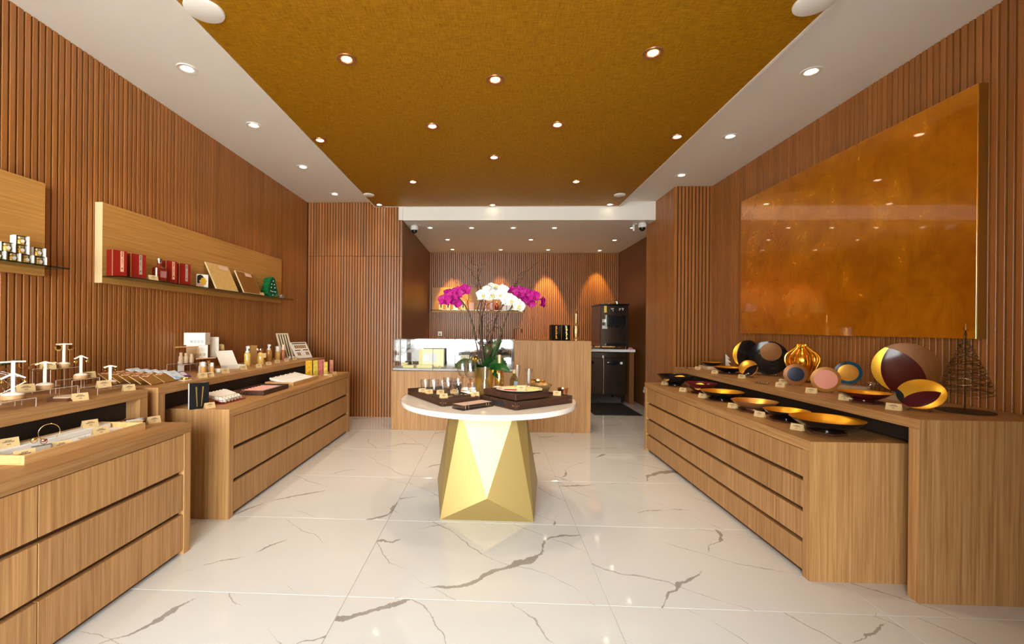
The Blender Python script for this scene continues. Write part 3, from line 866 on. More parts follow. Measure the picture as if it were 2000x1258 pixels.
# ------------------------------------------------------------------ small goods: shared kit
_card_me = _print_me = None
def card_meshes():
    global _card_me, _print_me
    if _card_me is None:
        w, h, d, th = 0.064, 0.036, 0.014, 0.0009
        m = MB()
        for s in (-1, 1):
            m.add([(-w / 2, s * d, 0), (w / 2, s * d, 0), (w / 2, 0, h), (-w / 2, 0, h), (-w / 2, s * (d - th), 0), (w / 2, s * (d - th), 0), (w / 2, 0, h - th * 2), (-w / 2, 0, h - th * 2)],
                  [(0, 1, 2, 3), (7, 6, 5, 4), (0, 4, 5, 1), (1, 5, 6, 2), (3, 7, 4, 0)])
        _card_me = m.mesh('card', cream)
        p = MB(); r = random.Random(3)
        for (zf, ww, hh) in ((0.74, 0.020, 0.0032), (0.60, 0.036, 0.0036), (0.34, 0.012, 0.0032)):
            x = -ww / 2
            while x < ww / 2:
                bw = r.uniform(0.0018, 0.0042)
                z0, z1 = zf * h - hh / 2, zf * h + hh / 2
                y = lambda z: -d * (1 - z / h) - 0.0004
                p.add([(x, y(z0), z0), (x + bw, y(z0), z0), (x + bw, y(z1), z1), (x, y(z1), z1)], [(0, 1, 2, 3)])
                x += bw + 0.0011
        _print_me = p.mesh('print', ink)
    return _card_me, _print_me

def card(loc, rz, where, s=1.0):
    a, b = card_meshes()
    t = thing('price_card', 'small cream tent card ' + where, 'price card', loc, rad(rz), 'folded price cards')
    inst('card', a, t); inst('print', b, t)
    t.scale = (s, s, s)
    return t

def riser(loc, L, D, H, label, rz=90):
    """clear acrylic riser: top plate and two legs, long side local X"""
    t = thing('acrylic_riser', label, 'riser', loc, rad(rz), 'clear acrylic risers')
    k = 0.004
    MB().rbox(-L / 2, -D / 2, H - k, L / 2, D / 2, H, 0.0006).build('top_plate', acrylic, t)
    for x in (-L / 2, L / 2 - k):
        MB().rbox(x, -D / 2, 0, x + k, D / 2, H - k - 0.0002, 0.0006).build('leg', acrylic, t)
    for y in (-D / 2, D / 2):
        MB().tube([(-L / 2, y, 0.001), (-L / 2, y, H), (L / 2, y, H), (L / 2, y, 0.001)], 0.0016, 5).build('polished_edge', pbr('acrylic_edge', (0.75, 0.66, 0.58), 0.2), t)
    return t

def carton_box(name, label, cat, loc, rz, w, d, h, mat, group=None):
    t = thing(name, label, cat, loc, rad(rz), group)
    MB().rbox(-w / 2, -d / 2, 0, w / 2, d / 2, h, 0.0012).build('carton', mat, t)
    return t

def bottle(name, label, cat, loc, prof, mat, cap_prof, cap_mat, group=None, seg=16, extra=None, sy=1.0):
    t = thing(name, label, cat, loc, 0, group)
    MB().lathe(prof, seg, sy=sy).build('body', mat, t)
    if cap_prof:
        MB().lathe(cap_prof, seg).build('cap', cap_mat, t)
    return t

# ------------------------------------------------------------------ left wall shelf nearest the camera: boxed jars
gold_flake = pbr('gold_flakes', (0.95, 0.60, 0.12), 0.30, 0.7, noise=0.5, nscale=160, bump=0.6)
jar_white = pbr('jar_carton_white', (0.85, 0.84, 0.81), 0.5)
jar_dark = pbr('jar_carton_inside', (0.10, 0.055, 0.03), 0.5)
def jar_carton(loc, label):
    w, d, h = 0.060, 0.040, 0.0455
    t = thing('boxed_jar', label, 'boxed jar', loc, rad(68), 'boxed jars of gold flakes')
    c = MB()
    c.box(-w / 2, -d / 2, 0, -w / 2 + 0.009, d / 2, h).box(w / 2 - 0.009, -d / 2, 0, w / 2, d / 2, h)
    c.box(-w / 2 + 0.009, d / 2 - 0.002, 0, w / 2 - 0.009, d / 2, h)
    c.build('carton', jar_white, t)
    MB().box(-w / 2 + 0.009, -d / 2, 0, w / 2 - 0.009, d / 2 - 0.002, 0.0016).box(-w / 2 + 0.009, -d / 2, h - 0.0016, w / 2 - 0.009, d / 2 - 0.002, h).build('carton_flap', jar_dark, t)
    j = MB().lathe([(0.013, 0.0018), (0.0165, 0.004), (0.0172, 0.012), (0.0165, 0.024), (0.013, 0.031)], 14).build('jar', gold_flake, t)
    MB().lathe([(0.015, 0.031), (0.0155, 0.040), (0.014, 0.042)], 14).build('lid', pbr('jar_lid', (0.62, 0.48, 0.22), 0.35, 0.5), j)
    MB().lathe([(0.00001, 0), (0.0095, 0), (0.0095, 0.001)], 6, cap0=False).xf(TR((0.004, -0.0180, 0.019)) @ RX(90)).build('hexagon_label', paper_white, j)
    MB().box(-w / 2 + 0.009, -d / 2, 0.0016, w / 2 - 0.009, -d / 2 + 0.0005, h - 0.0016).build('window_film', acrylic, t)
_jx = -2.392
for (yy, z, lab) in [((-2.366, 2.303, 1.548)[1], 0, 'at right end of the bottom row'), ((-2.366, 2.235, 1.552)[1], 0, 'second from right in the bottom row'), ((-2.366, 2.171, 1.553)[1], 0, 'third from right in the bottom row'), ((-2.366, 2.101, 1.552)[1], 0, 'cut by the picture edge, bottom row'),
                     ((-2.366, 2.297, 1.596)[1], 1, 'at right end of the middle row'), ((-2.366, 2.211, 1.596)[1], 1, 'centre of the middle row'), ((-2.366, 2.144, 1.595)[1], 1, 'at left of the middle row'),
                     ((-2.366, 2.211, 1.640)[1], 2, 'alone on top of the pile')]:
    jar_carton((_jx, yy - 0.030, ZSH + 0.0458 * z), 'boxed jar of gold flakes ' + lab)

# ------------------------------------------------------------------ long left shelf
red_lac = pbr('red_carton', (0.25, 0.012, 0.008), 0.3)
red_strip = pbr('pink_gold_label', (0.78, 0.40, 0.24), 0.4, 0.2)
grey_strip = pbr('taupe_label', (0.42, 0.33, 0.25), 0.4, 0.2)
gold_line = pbr('gold_foil_edge', (0.95, 0.62, 0.30), 0.3, 0.8)
def red_box(y, label, strip, w=0.088, h=0.165, rz=72):
    t = thing('red_gift_box', label, 'gift box', (-2.40, y, ZSH), rad(rz), 'red boxes on the long shelf')
    d = 0.055
    MB().rbox(-w / 2, -d / 2, 0, w / 2, d / 2, h, 0.001).build('carton', red_lac, t)
    MB().box(-w / 2 - 0.0004, -d / 2 - 0.0006, 0, -w / 2 + 0.004, -d / 2 + 0.003, h).build('foil_edge', gold_line, t)
    s = MB().box(0.004, -d / 2 - 0.0006, 0.030, 0.024, -d / 2 + 0.001, h - 0.004).build('label_strip', strip, t)
    p = MB()
    for (z, hh, ww) in ((0.148, 0.006, 0.008), (0.138, 0.006, 0.008), (0.128, 0.006, 0.008), (0.110, 0.003, 0.004), (0.104, 0.003, 0.004), (0.098, 0.003, 0.004), (0.092, 0.003, 0.004), (0.086, 0.003, 0.004), (0.048, 0.007, 0.008)):
        p.box(0.014 - ww / 2, -d / 2 - 0.0010, z, 0.014 + ww / 2, -d / 2 - 0.0006, z + hh)
    p.build('print', ink, s)
red_box((-2.400, 2.783, 1.530)[1], 'red gift box with pink label strip at near end of shelf', red_strip)
red_box((-2.400, 2.936, 1.530)[1], 'red gift box with grey label strip beside the tent card', grey_strip, 0.10)
red_box((-2.400, 3.250, 1.537)[1], 'red gift box with pink label strip beside the amber bottle', red_strip)
red_box((-2.400, 3.395, 1.539)[1], 'red gift box with grey label strip next to the portrait card', grey_strip, 0.095)
t = thing('amber_bottle', 'square amber liquor bottle with silver cap on the long shelf', 'bottle', (-2.375, (-2.375, 3.119, 1.535)[1], ZSH), rad(70))
b = MB().rbox(-0.038, -0.026, 0, 0.038, 0.026, 0.100, 0.006).build('body', pbr('amber_liquor', (0.16, 0.016, 0.006), 0.10, coat=0.3), t)
MB().lathe([(0.034, 0.098), (0.026, 0.108), (0.014, 0.112), (0.013, 0.130)], 16).build('shoulder', MATS['amber_liquor'], t)
MB().lathe([(0.014, 0.130), (0.015, 0.132), (0.015, 0.150), (0.019, 0.152), (0.019, 0.162), (0.016, 0.164)], 16).build('cap', chrome, t)
MB().box(-0.008, -0.0268, 0.030, 0.034, -0.0255, 0.075).build('label', pbr('mauve_label', (0.30, 0.12, 0.11), 0.5), t)
card((-2.355, (-2.360, 3.032, 1.533)[1], ZSH), 72, 'beside the amber bottle on the long shelf')

def portrait_mat():
    hair, skin, goldp = ((0.02, 0.015, 0.012), 0, 0.6), ((0.62, 0.36, 0.24), 0, 0.6), ((0.72, 0.42, 0.03), 0.2, 0.4)
    return pattern('portrait_print', ((0.78, 0.76, 0.74), 0, 0.5), [
        (skin, [('in', -0.024, 0.008, 0.034)]), (skin, [('in', -0.012, 0.040, 0.026)]), (goldp, [('in', 0.0, 0.064, 0.027)]), (goldp, [('in', 0.026, 0.058, 0.008)]),
        (goldp, [('in', 0.010, 0.042, 0.018)]), (goldp, [('in', 0.022, 0.046, 0.007)]), (hair, [('in', -0.020, 0.078, 0.029), ('out', 0.006, 0.062, 0.024)]), (hair, [('in', -0.036, 0.050, 0.014)]), (skin, [('in', -0.020, 0.056, 0.008)])])
t = thing('portrait_card', 'white standing card with profile of gold-painted face', 'card', (-2.40, (-2.400, 3.636, 1.540)[1], ZSH), rad(62))
MB().rbox(-0.046, -0.006, 0, 0.046, 0.006, 0.112, 0.0006).build('card_body', paper_white, t)
MB().box(-0.045, -0.0066, 0.002, 0.045, -0.0061, 0.110).build('portrait', portrait_mat(), t)

def lean_board(y0, y1, label, mat, edge_mat, h=0.25, patch=None):
    """square board leaning back against the shelf board, facing +X"""
    w = y1 - y0
    t = thing('gold_leaf_board', label, 'board', (-2.352, (y0 + y1) / 2, ZSH), rad(90), 'leaning boards on the long shelf')
    M = RX(-24)
    MB().rbox(-w / 2, 0, 0.0, w / 2, 0.010, h, 0.0008).xf(TR((0, 0.004, 0.004)) @ M).build('board', edge_mat, t)
    MB().box(-w / 2 + 0.006, -0.0006, 0.006, w / 2 - 0.006, -0.0001, h - 0.006).xf(TR((0, 0.004, 0.004)) @ M).build('face', mat, t)
    if patch:
        MB().box(patch[0] * w, -0.0012, h - 0.045, patch[1] * w, -0.0007, h - 0.012).xf(TR((0, 0.004, 0.004)) @ M).build('pink_label', pbr('pale_pink_label', (0.80, 0.55, 0.45), 0.5), t)
lean_board((-2.352, 3.762, 1.530)[1], (-2.352, 4.099, 1.534)[1], 'pale gold square board leaning against long shelf', pbr('pale_gold_face', (0.78, 0.52, 0.19), 0.4, 0.3, noise=0.08, nscale=25), pbr('cream_edge', (0.72, 0.56, 0.33), 0.5), 0.255, (0.02, 0.42))
lean_board((-2.352, 4.195, 1.531)[1], (-2.352, 4.521, 1.530)[1], 'dark bronze square board leaning beside the green tree', pbr('bronze_face', (0.40, 0.19, 0.04), 0.3, 0.6, noise=0.12, nscale=20), pbr('cream_edge', (0.72, 0.56, 0.33), 0.5), 0.235, (-0.02, 0.34))
t = thing('tree_ornament', 'green Christmas tree ornament with pearl dots on the shelf', 'ornament', (-2.395, (-2.395, 4.755, 1.535)[1], ZSH), rad(66))
half = [(0.0, 0.172), (0.022, 0.162), (0.034, 0.135), (0.030, 0.125), (0.046, 0.098), (0.040, 0.088), (0.058, 0.052), (0.052, 0.040), (0.062, 0.020), (0.030, 0.018), (0.028, 0.0)]
poly = [(x, z) for x, z in half] + [(-x, z) for x, z in half[::-1] if x > 0]
poly = poly[::-1]
MB().prism(poly, 0.0, 0.075).xf(TR((0, 0.035, 0)) @ RX(90)).build('tree_shell', pbr('green_lacquer', (0.0, 0.16, 0.045), 0.35), t)
inner = [(x * 0.82, 0.012 + z * 0.88) for x, z in poly]
MB().prism(inner, 0.0, 0.002).xf(TR((0, -0.0405, 0)) @ RX(90)).build('tree_face', pbr('dark_green_face', (0.004, 0.05, 0.02), 0.5), t)
p = MB()
for (x, z) in ((0.004, 0.135), (-0.012, 0.108), (0.016, 0.106), (-0.016, 0.08), (0.02, 0.078), (-0.022, 0.05), (-0.006, 0.046), (0.012, 0.046), (0.028, 0.044), (0.0, 0.016)):
    p.ball((x, -0.045, z), 0.0042, 8, 5)
p.build('pearls', paper_white, t)
t.scale = (1.22, 1.22, 1.25)
card((-2.345, (-2.345, 4.497, 1.533)[1], ZSH), 72, 'at the foot of the green tree', 0.8)
t = thing('wire_spray', 'crumpled silver wire spray at far end of the long shelf', 'ornament', (-2.40, (-2.400, 5.038, 1.536)[1], ZSH))
r = random.Random(5); m = MB()
for k in range(26):
    a = r.uniform(0, 6.28); q = []
    for s in range(4):
        q.append((r.uniform(-0.03, 0.03), r.uniform(-0.075, 0.075), 0.003 + r.uniform(0, 0.045)))
    m.tube(q, 0.0014, 4)
m.build('wires', pbr('silver_wire', (0.75, 0.70, 0.62), 0.25, 1.0), t)

# ------------------------------------------------------------------ front left bench: earrings
post_white = pbr('linen_white', (0.80, 0.74, 0.66), 0.7)
base_wood = wood('turned_beech', (0.42, 0.22, 0.09), (0.60, 0.36, 0.17), 'X')
def earring_stand(loc, h, rz, label, kind, br=0.036):
    t = thing('earring_stand', label, 'earring stand', loc, rad(rz), 'linen earring stands')
    bs = MB().lathe([(br * 0.96, 0.0), (br, 0.004), (br, 0.018), (br * 0.97, 0.020)], 24).build('base', base_wood, t)
    MB().lathe([(br * 0.95, 0.020), (br * 0.8, 0.026), (br * 0.4, 0.030), (0.00001, 0.031)], 24, cap1=False).build('cushion', post_white, bs)
    MB().rbox(-0.006, -0.005, 0.028, 0.006, 0.005, h, 0.001).build('post', post_white, t)
    er = MB(); mat = gold
    def arm(z, L, droop):
        m = MB()
        for s in (-1, 1):
            m.cbox((s * (L / 2 + 0.004) * math.cos(rad(droop)), 0, z - (L / 2) * math.sin(rad(droop))), (L, 0.011, 0.006), RY(droop * s))
        m.build('arm', post_white, t)
        return [(s * L * 0.88, -0.004, z - L * 0.9 * math.sin(rad(droop))) for s in (-1, 1)]
    if kind == 'hoops':
        for p in arm(h - 0.004, 0.034, 18):
            er.ring((p[0] * 1.15, p[1] - 0.002, p[2] - 0.014), 0.026, 0.0016, 'Y', 24, 6, sq=0.72)
    elif kind == 'discs':
        for p in arm(h - 0.004, 0.030, 2):
            er.lathe([(0.00001, 0.003), (0.007, 0.0035), (0.015, 0.002), (0.0165, 0.0), (0.015, -0.002), (0.00001, -0.002)], 20, cap0=False, cap1=False)
            n = 20 * 6
            M = TR((p[0], p[1] - 0.004, p[2] - 0.020)) @ RX(90)
            er.v[-n:] = [tuple(M @ Vector(q)) for q in er.v[-n:]]
            er.tube([(p[0], p[1], p[2] + 0.002), (p[0], p[1] - 0.004, p[2] - 0.006)], 0.001, 5)
    elif kind == 'drops':
        for p in arm(h - 0.004, 0.030, 30):
            er.tube([(p[0], p[1], p[2]), (p[0], p[1] - 0.002, p[2] - 0.010)], 0.001, 5)
            er.ball((p[0], p[1] - 0.002, p[2] - 0.017), 0.0075, 10, 6, (1.2, 0.7, 1))
    elif kind == 'double':
        for p in arm(h - 0.004, 0.036, 2):
            er.ring((p[0], p[1] - 0.002, p[2] - 0.016), 0.015, 0.0013, 'Y', 18, 5, a0=150, a1=420)
        for p in arm(h * 0.66, 0.042, 30):
            er.tube([(p[0], p[1], p[2]), (p[0], p[1] - 0.002, p[2] - 0.010)], 0.001, 5)
            er.lathe([(0.0015, 0.008), (0.005, 0.0), (0.006, -0.004), (0.00001, -0.006)], 10, (p[0], p[1] - 0.002, p[2] - 0.014), cap1=False)
    else:
        for p in arm(h - 0.004, 0.026, 16):
            er.ball((p[0], p[1], p[2] - 0.004), 0.004, 8, 5)
            er.ball((p[0], p[1], p[2] - 0.018), 0.0025, 8, 5)
    er.build('earrings', mat, t)
B1 = ZUL = 0.853
# three stepped risers at the picture edge, three by the packets
R1 = riser((-2.105, 1.83, B1), 0.24, 0.10, 0.040, 'lowest acrylic riser at left picture edge under double-armed stand')
R2 = riser((-2.195, 2.11, B1), 0.28, 0.10, 0.055, 'middle acrylic riser carrying the gold hoop stand')
R3 = riser((-2.345, 1.84, B1), 0.24, 0.10, 0.110, 'highest acrylic riser at left picture edge near slats')
earring_stand((-2.115, 1.905, B1 + 0.040), 0.170, 62, 'tall double-armed earring stand at left picture edge', 'double', 0.041)
earring_stand((-2.36, 1.86, B1 + 0.110), 0.12, 62, 'earring stand half hidden behind the double-armed stand', 'studs', 0.038)
earring_stand((-2.185, 2.115, B1 + 0.0555), 0.135, 62, 'earring stand with two large thin gold hoops', 'hoops', 0.036)
R4 = riser((-2.40, 2.395, B1), 0.18, 0.10, 0.130, 'tall acrylic riser under the gold disc earrings')
R5 = riser((-2.285, 2.40, B1), 0.17, 0.09, 0.070, 'middle acrylic riser under the gold drop earrings')
R6 = riser((-2.12, 2.385, B1), 0.20, 0.10, 0.035, 'low acrylic riser under the smallest earring stand')
earring_stand((-2.40, 2.43, B1 + 0.130), 0.135, 60, 'earring stand with two gold disc earrings on tall riser', 'discs', 0.031)
earring_stand((-2.285, 2.415, B1 + 0.070), 0.130, 60, 'earring stand with two gold ball drops, in front of packets', 'drops', 0.033)
earring_stand((-2.12, 2.42, B1 + 0.035), 0.112, 60, 'smallest earring stand with tiny studs beside gold packets', 'studs', 0.030)
card((-2.175, 2.015, B1 + 0.0555), 66, 'between the double-armed stand and the hoop stand')
card((-2.315, 1.925, B1 + 0.110), 66, 'on the highest riser behind the hoop stand')
card((-2.32, 1.79, B1 + 0.110), 66, 'behind the double-armed stand at picture edge', 0.95)
card((-2.395, 2.335, B1 + 0.130), 66, 'beside the gold disc earrings on the tall riser')
card((-2.285, 2.465, B1 + 0.070), 66, 'beside the gold ball drop earrings', 0.95)
card((-2.09, 2.345, B1 + 0.035), 66, 'left of the smallest earring stand')
card((-2.05, 2.465, B1), 66, 'right of the smallest earring stand', 0.95)
card((-2.015, 2.125, B1), 62, 'on the hexagonal brown tray edge')
t = thing('hexagonal_tray', 'dark brown hexagonal tray with pale inlay on front bench', 'tray', (-2.10, 2.15, B1), rad(12))
hexa = [(0.085 * math.cos(rad(60 * k)), 0.085 * math.sin(rad(60 * k))) for k in range(6)]
MB().prism(hexa, 0.0, 0.014).build('tray_body', pbr('dark_walnut_tray', (0.10, 0.035, 0.015), 0.3), t)
MB().prism([(x * 0.72, y * 0.72) for x, y in hexa], 0.0142, 0.0165).build('inlay', pbr('cream_inlay', (0.72, 0.58, 0.40), 0.5), t)
t = thing('wire_star', 'silver wire ball with dark green fronds at left picture edge', 'ornament', (-2.405, 2.115, B1))
r = random.Random(11); m = MB()
for k in range(34):
    d = Vector((r.gauss(0, 1), r.gauss(0, 1), r.gauss(0, 1))).normalized() * 0.085
    e = Vector((r.gauss(0, 1), r.gauss(0, 1), r.gauss(0, 1))).normalized() * 0.085
    m.tube([Vector((0, 0, 0.09)) + d, Vector((0, 0, 0.09)) + e], 0.0016, 4)
m.build('wires', pbr('silver_wire', (0.75, 0.70, 0.62), 0.25, 1.0), t)
for k in range(12):
    a = r.uniform(0, 6.28); L = r.uniform(0.06, 0.12)
    fr_ = MB().add([(0, 0, 0), (L * 0.5, -0.008, 0.012), (L, 0, 0.004), (L * 0.5, 0.008, 0.012), (L * 0.5, 0, 0.008)], [(0, 1, 4), (1, 2, 4), (2, 3, 4), (3, 0, 4)])
    fr_.xf(TR((0, 0, 0.165)) @ RZ(math.degrees(a)) @ RY(r.uniform(-30, 10))).build('frond', pbr('pine_green', (0.015, 0.06, 0.02), 0.6), t)

# ------------------------------------------------------------------ lower cabinet, front left: bamboo tray
LL = ZLL = 0.695
bamboo = wood('bamboo', (0.50, 0.27, 0.10), (0.68, 0.42, 0.18), 'Y', fine=30)
def open_tray(name, label, x0, x1, y0, y1, z, h, mat, liner, wall=0.010, cat='tray', rz=0.0, group=None):
    t = thing(name, label, cat, ((x0 + x1) / 2, (y0 + y1) / 2, z), rad(rz), group)
    a, b = (x1 - x0) / 2, (y1 - y0) / 2
    MB().box(-a, -b, 0, a, b, 0.004).build('bottom', mat, t)
    for (p, q) in (((-a, -b), (-a + wall, b)), ((a - wall, -b), (a, b)), ((-a + wall, -b), (a - wall, -b + wall)), ((-a + wall, b - wall), (a - wall, b))):
        MB().rbox(p[0], p[1], 0.004, q[0], q[1], h, 0.0012).build('rim', mat, t)
    if liner:
        MB().box(-a + wall, -b + wall, 0.004, a - wall, b - wall, 0.010).build('liner', liner, t)
    return t
open_tray('bamboo_tray', 'long bamboo tray with white lining and rings on front cabinet', -1.985, -1.752, 1.62, 2.215, LL, 0.036, bamboo, pbr('white_velvet', (0.82, 0.80, 0.78), 0.8))
MB().rbox(-0.100, -0.275, 0.010, -0.045, 0.275, 0.034, 0.003).build('ring_roll', pbr('white_velvet', (0.82, 0.80, 0.78), 0.8), bpy.data.objects['bamboo_tray'])
card((-1.945, 1.735, LL + 0.034), 66, 'on the bamboo tray left of the gold ring')
card((-1.935, 2.095, LL + 0.034), 66, 'on the back of the bamboo tray, far end')
card((-1.85, 2.06, LL + 0.010), 66, 'inside the bamboo tray by the clear dish')
card((-1.80, 1.665, LL + 0.010), 66, 'in near corner of the bamboo tray')
card((-1.785, 1.80, LL + 0.010), 66, 'inside the bamboo tray beside the acrylic block')
for (x, y, r_, z, lab, rr) in ((-1.925, 1.885, 0.036, LL + 0.034, 'thin gold bangle standing in the bamboo tray', 0.0017), (-1.945, 1.655, 0.030, LL + 0.034, 'thin gold bangle at left picture edge in the tray', 0.0017)):
    tag(MB().ring((0, 0, r_ * 0.72), r_, rr, 'Y', 28, 6, a0=-46, a1=226).xf(TR((x, y, z)) @ RZ(62)).build('bangle', pbr('pale_gold', (1.0, 0.82, 0.45), 0.18, 1.0), None), lab, 'bangle', 'bangles in the bamboo tray')
t = thing('acrylic_block', 'clear acrylic ring block in the bamboo tray', 'block', (-1.802, 1.735, LL + 0.010), rad(60))
MB().rbox(-0.030, -0.014, 0, 0.030, 0.014, 0.034, 0.001).build('block', thin_glass('solid_acrylic', (0.86, 0.85, 0.84), 1.2, (0.7, 0.7, 0.7), edge_w=0.35), t)
def ring_thing(loc, label, band, stone, rz):
    t = thing('finger_ring', label, 'ring', loc, rad(rz), 'rings in the bamboo tray')
    MB().ring((0, 0, 0.010), 0.010, 0.0016, 'Y', 20, 6).build('band', band, t)
    MB().ball((0, -0.004, 0.016), 0.0085, 12, 7, (1.3, 1.0, 0.9)).build('stone', stone, t)
ring_thing((-1.815, 1.755, LL + 0.044), 'rose gold ring lying on the acrylic block', pbr('rose_gold', (0.75, 0.40, 0.28), 0.2, 1.0), pbr('rose_gold', (0.75, 0.40, 0.28), 0.2, 1.0), 50)
ring_thing((-1.905, 1.80, LL + 0.034), 'yellow gold ring on the white roll of the tray', gold, gold, 50)
t = thing('clear_dish', 'small clear dish with ear studs in the bamboo tray', 'dish', (-1.85, 1.985, LL + 0.0102))
MB().lathe([(0.00001, 0.001), (0.026, 0.001), (0.030, 0.004)], 24, cap0=False, cap1=False).build('dish', clear_glass, t)
MB().ball((-0.006, 0, 0.007), 0.003, 8, 5).ball((0.006, 0.003, 0.007), 0.003, 8, 5).build('studs', chrome, t)
t = thing('oval_tray', 'dark brown oval tray with white pads on front cabinet', 'tray', (-1.925, 2.317, LL), rad(60))
MB().lathe([(0.085, 0.0), (0.098, 0.004), (0.100, 0.018), (0.094, 0.019), (0.090, 0.008)], 36, sy=0.62).build('tray_body', pbr('dark_walnut_tray', (0.10, 0.035, 0.015), 0.3), t)
MB().rbox(-0.068, -0.035, 0.008, -0.012, 0.030, 0.018, 0.003).build('pad', pbr('white_velvet', (0.82, 0.80, 0.78), 0.8), t)
MB().rbox(-0.002, -0.040, 0.008, 0.060, 0.034, 0.018, 0.003).build('pad', pbr('white_velvet', (0.82, 0.80, 0.78), 0.8), t)
MB().tube([(-0.06, 0.006, 0.020), (-0.04, -0.004, 0.021), (-0.02, 0.006, 0.021)], 0.003, 6).build('gold_chain', gold, t)
card((-1.835, 2.255, LL), 66, 'before the dark oval tray', 0.95)
card((-1.825, 2.365, LL), 66, 'at far corner of the front left cabinet')

# ------------------------------------------------------------------ second left bench: packets
pk_gold = pbr('bronze_foil', (0.42, 0.21, 0.05), 0.35, 0.55, noise=0.06, nscale=30)
pk_edge = pbr('packet_edge', (0.70, 0.48, 0.22), 0.5)
pk_pink = pbr('salmon_label', (0.80, 0.42, 0.30), 0.5)
pk_blue = pbr('pale_blue_packet', (0.60, 0.68, 0.78), 0.4, noise=0.25, nscale=22)
pk_purp = pbr('violet_packet', (0.10, 0.03, 0.22), 0.4)
pk_lil = pbr('lilac_label', (0.75, 0.62, 0.74), 0.5)
ROWN = ['front', 'second', 'middle', 'fourth', 'rear']
_w, _l = 0.104, 0.095
_wavy = [(-0.040 + 0.008 * i, 0.079 + 0.004 * math.sin(i * 1.1)) for i in range(9)]
_wave_poly = _wavy + [(x, z + 0.011) for x, z in _wavy[::-1]]
def packet_meshes(kind):
    if kind == 'bronze':
        body = MB().rbox(-_w / 2, 0, 0, _w / 2, 0.006, _l, 0.0008).mesh('sleeve', [pk_gold])
        lab = MB().prism(_wave_poly, 0, 0.0006).xf(TR((0, -0.0002, 0)) @ RX(90)).mesh('wavy_label', pk_pink)
        return body, lab, MB().box(-_w / 2 - 0.0006, 0.0008, 0.001, -_w / 2 + 0.0006, 0.0052, _l - 0.001).mesh('side_edge', pk_edge)
    if kind == 'blue':
        body = MB().rbox(-_w / 2, 0, 0, _w / 2, 0.014, _l, 0.004).mesh('pouch', pk_blue)
        lab = MB().box(-0.045, -0.0006, 0.004, 0.0, -0.0001, 0.030).mesh('blue_print', pbr('sky_blue_print', (0.32, 0.50, 0.78), 0.4))
        return body, lab, None
    body = MB().rbox(-0.036, 0, 0, 0.036, 0.012, 0.07, 0.002).mesh('wrapper', pk_purp)
    lab = MB().box(-0.024, -0.0006, 0.022, 0.024, -0.0001, 0.060).mesh('lilac_label', pk_lil)
    return body, lab, None
PK = {k: packet_meshes(k) for k in ('bronze', 'blue', 'violet')}
def packet(kind, x, y, z, label, group, tilt):
    t = thing('sheet_packet', label, 'packet', (x, y, z), rad(90), group)
    rot = (rad(-tilt), 0, 0)
    for nm, me in zip(('sleeve', 'label', 'side_edge'), PK[kind]):
        if me:
            o = inst(nm, me, t); o.rotation_euler = rot
for c, (kind, y, x0, dx, nm) in enumerate([('bronze', 2.735, -2.085, 0.066, 'nearer bronze stack'), ('bronze', 2.848, -2.085, 0.066, 'farther bronze stack'),
                                           ('blue', 2.965, -2.10, 0.066, 'pale blue stack'), ('violet', 3.065, -2.12, 0.062, 'violet stack')]):
    col = {'bronze': 'bronze sheet packet with salmon label', 'blue': 'pale blue silvery sheet pouch', 'violet': 'small violet packet with lilac label'}[kind]
    for k in range(5):
        packet(kind, x0 - dx * k, y, 0.853 + {'bronze': 0.0058, 'blue': 0.0125, 'violet': 0.0108}[kind] + 0.003 * k, '%s, %s of the %s' % (col, ROWN[k] + (' one' if k in (1, 3) else ''), nm), 'leaning sheet packets', 58 if k < 4 else 56)
t = thing('gold_tin', 'small round gold tin on white coaster before violet packets', 'tin', (-2.081, 2.978, 0.853))
MB().lathe([(0.040, 0.0), (0.040, 0.002)], 24).build('coaster', paper_white, t)
MB().lathe([(0.026, 0.002), (0.030, 0.006), (0.030, 0.014), (0.026, 0.018)], 24).build('tin', gold, t)

# clear pouches with white bottles
pouch_clear = thin_glass('pouch_film', (0.93, 0.86, 0.78), 0.9, (0.8, 0.6, 0.45), edge_w=0.3)
tan_leather = pbr('tan_trim', (0.55, 0.30, 0.15), 0.5)
def pouch(loc, label, rz, w=0.15, h=0.115):
    t = thing('travel_pouch', label, 'pouch', loc, rad(rz), 'clear travel pouches')
    for y0, y1 in ((-0.030, -0.029), (0.029, 0.030)):
        MB().add([(-w / 2, y0, 0), (w / 2, y0, 0), (w / 2 + 0.008, y0 * 0.3, h), (-w / 2 - 0.008, y0 * 0.3, h), (-w / 2, y1, 0), (w / 2, y1, 0), (w / 2 + 0.008, y1 * 0.3, h), (-w / 2 - 0.008, y1 * 0.3, h)],
                 [(0, 1, 2, 3), (7, 6, 5, 4), (0, 4, 5, 1), (3, 2, 6, 7), (0, 3, 7, 4), (1, 5, 6, 2)]).build('film', pouch_clear, t)
    MB().rbox(-w / 2 - 0.010, -0.008, h - 0.002, w / 2 + 0.010, 0.008, h + 0.006, 0.002).build('zip_trim', tan_leather, t)
    for (x, hb) in ((-w * 0.30, 0.085), (-w * 0.05, 0.080), (w * 0.22, 0.070)):
        b = MB().lathe([(0.014, 0.002), (0.016, 0.006), (0.016, hb * 0.62), (0.012, hb * 0.7)], 14, (x, 0, 0)).build('white_bottle', white_gloss, t)
        MB().lathe([(0.011, hb * 0.7), (0.011, hb)], 14, (x, 0, 0)).build('cap', paper_white, b)
    return t
riser((-2.36, 3.40, 0.853), 0.26, 0.13, 0.075, 'acrylic riser under the rear travel pouch')
pouch((-2.36, 3.40, 0.853 + 0.0755), 'clear travel pouch with white bottles, on the rear riser', 62, 0.15, 0.125)
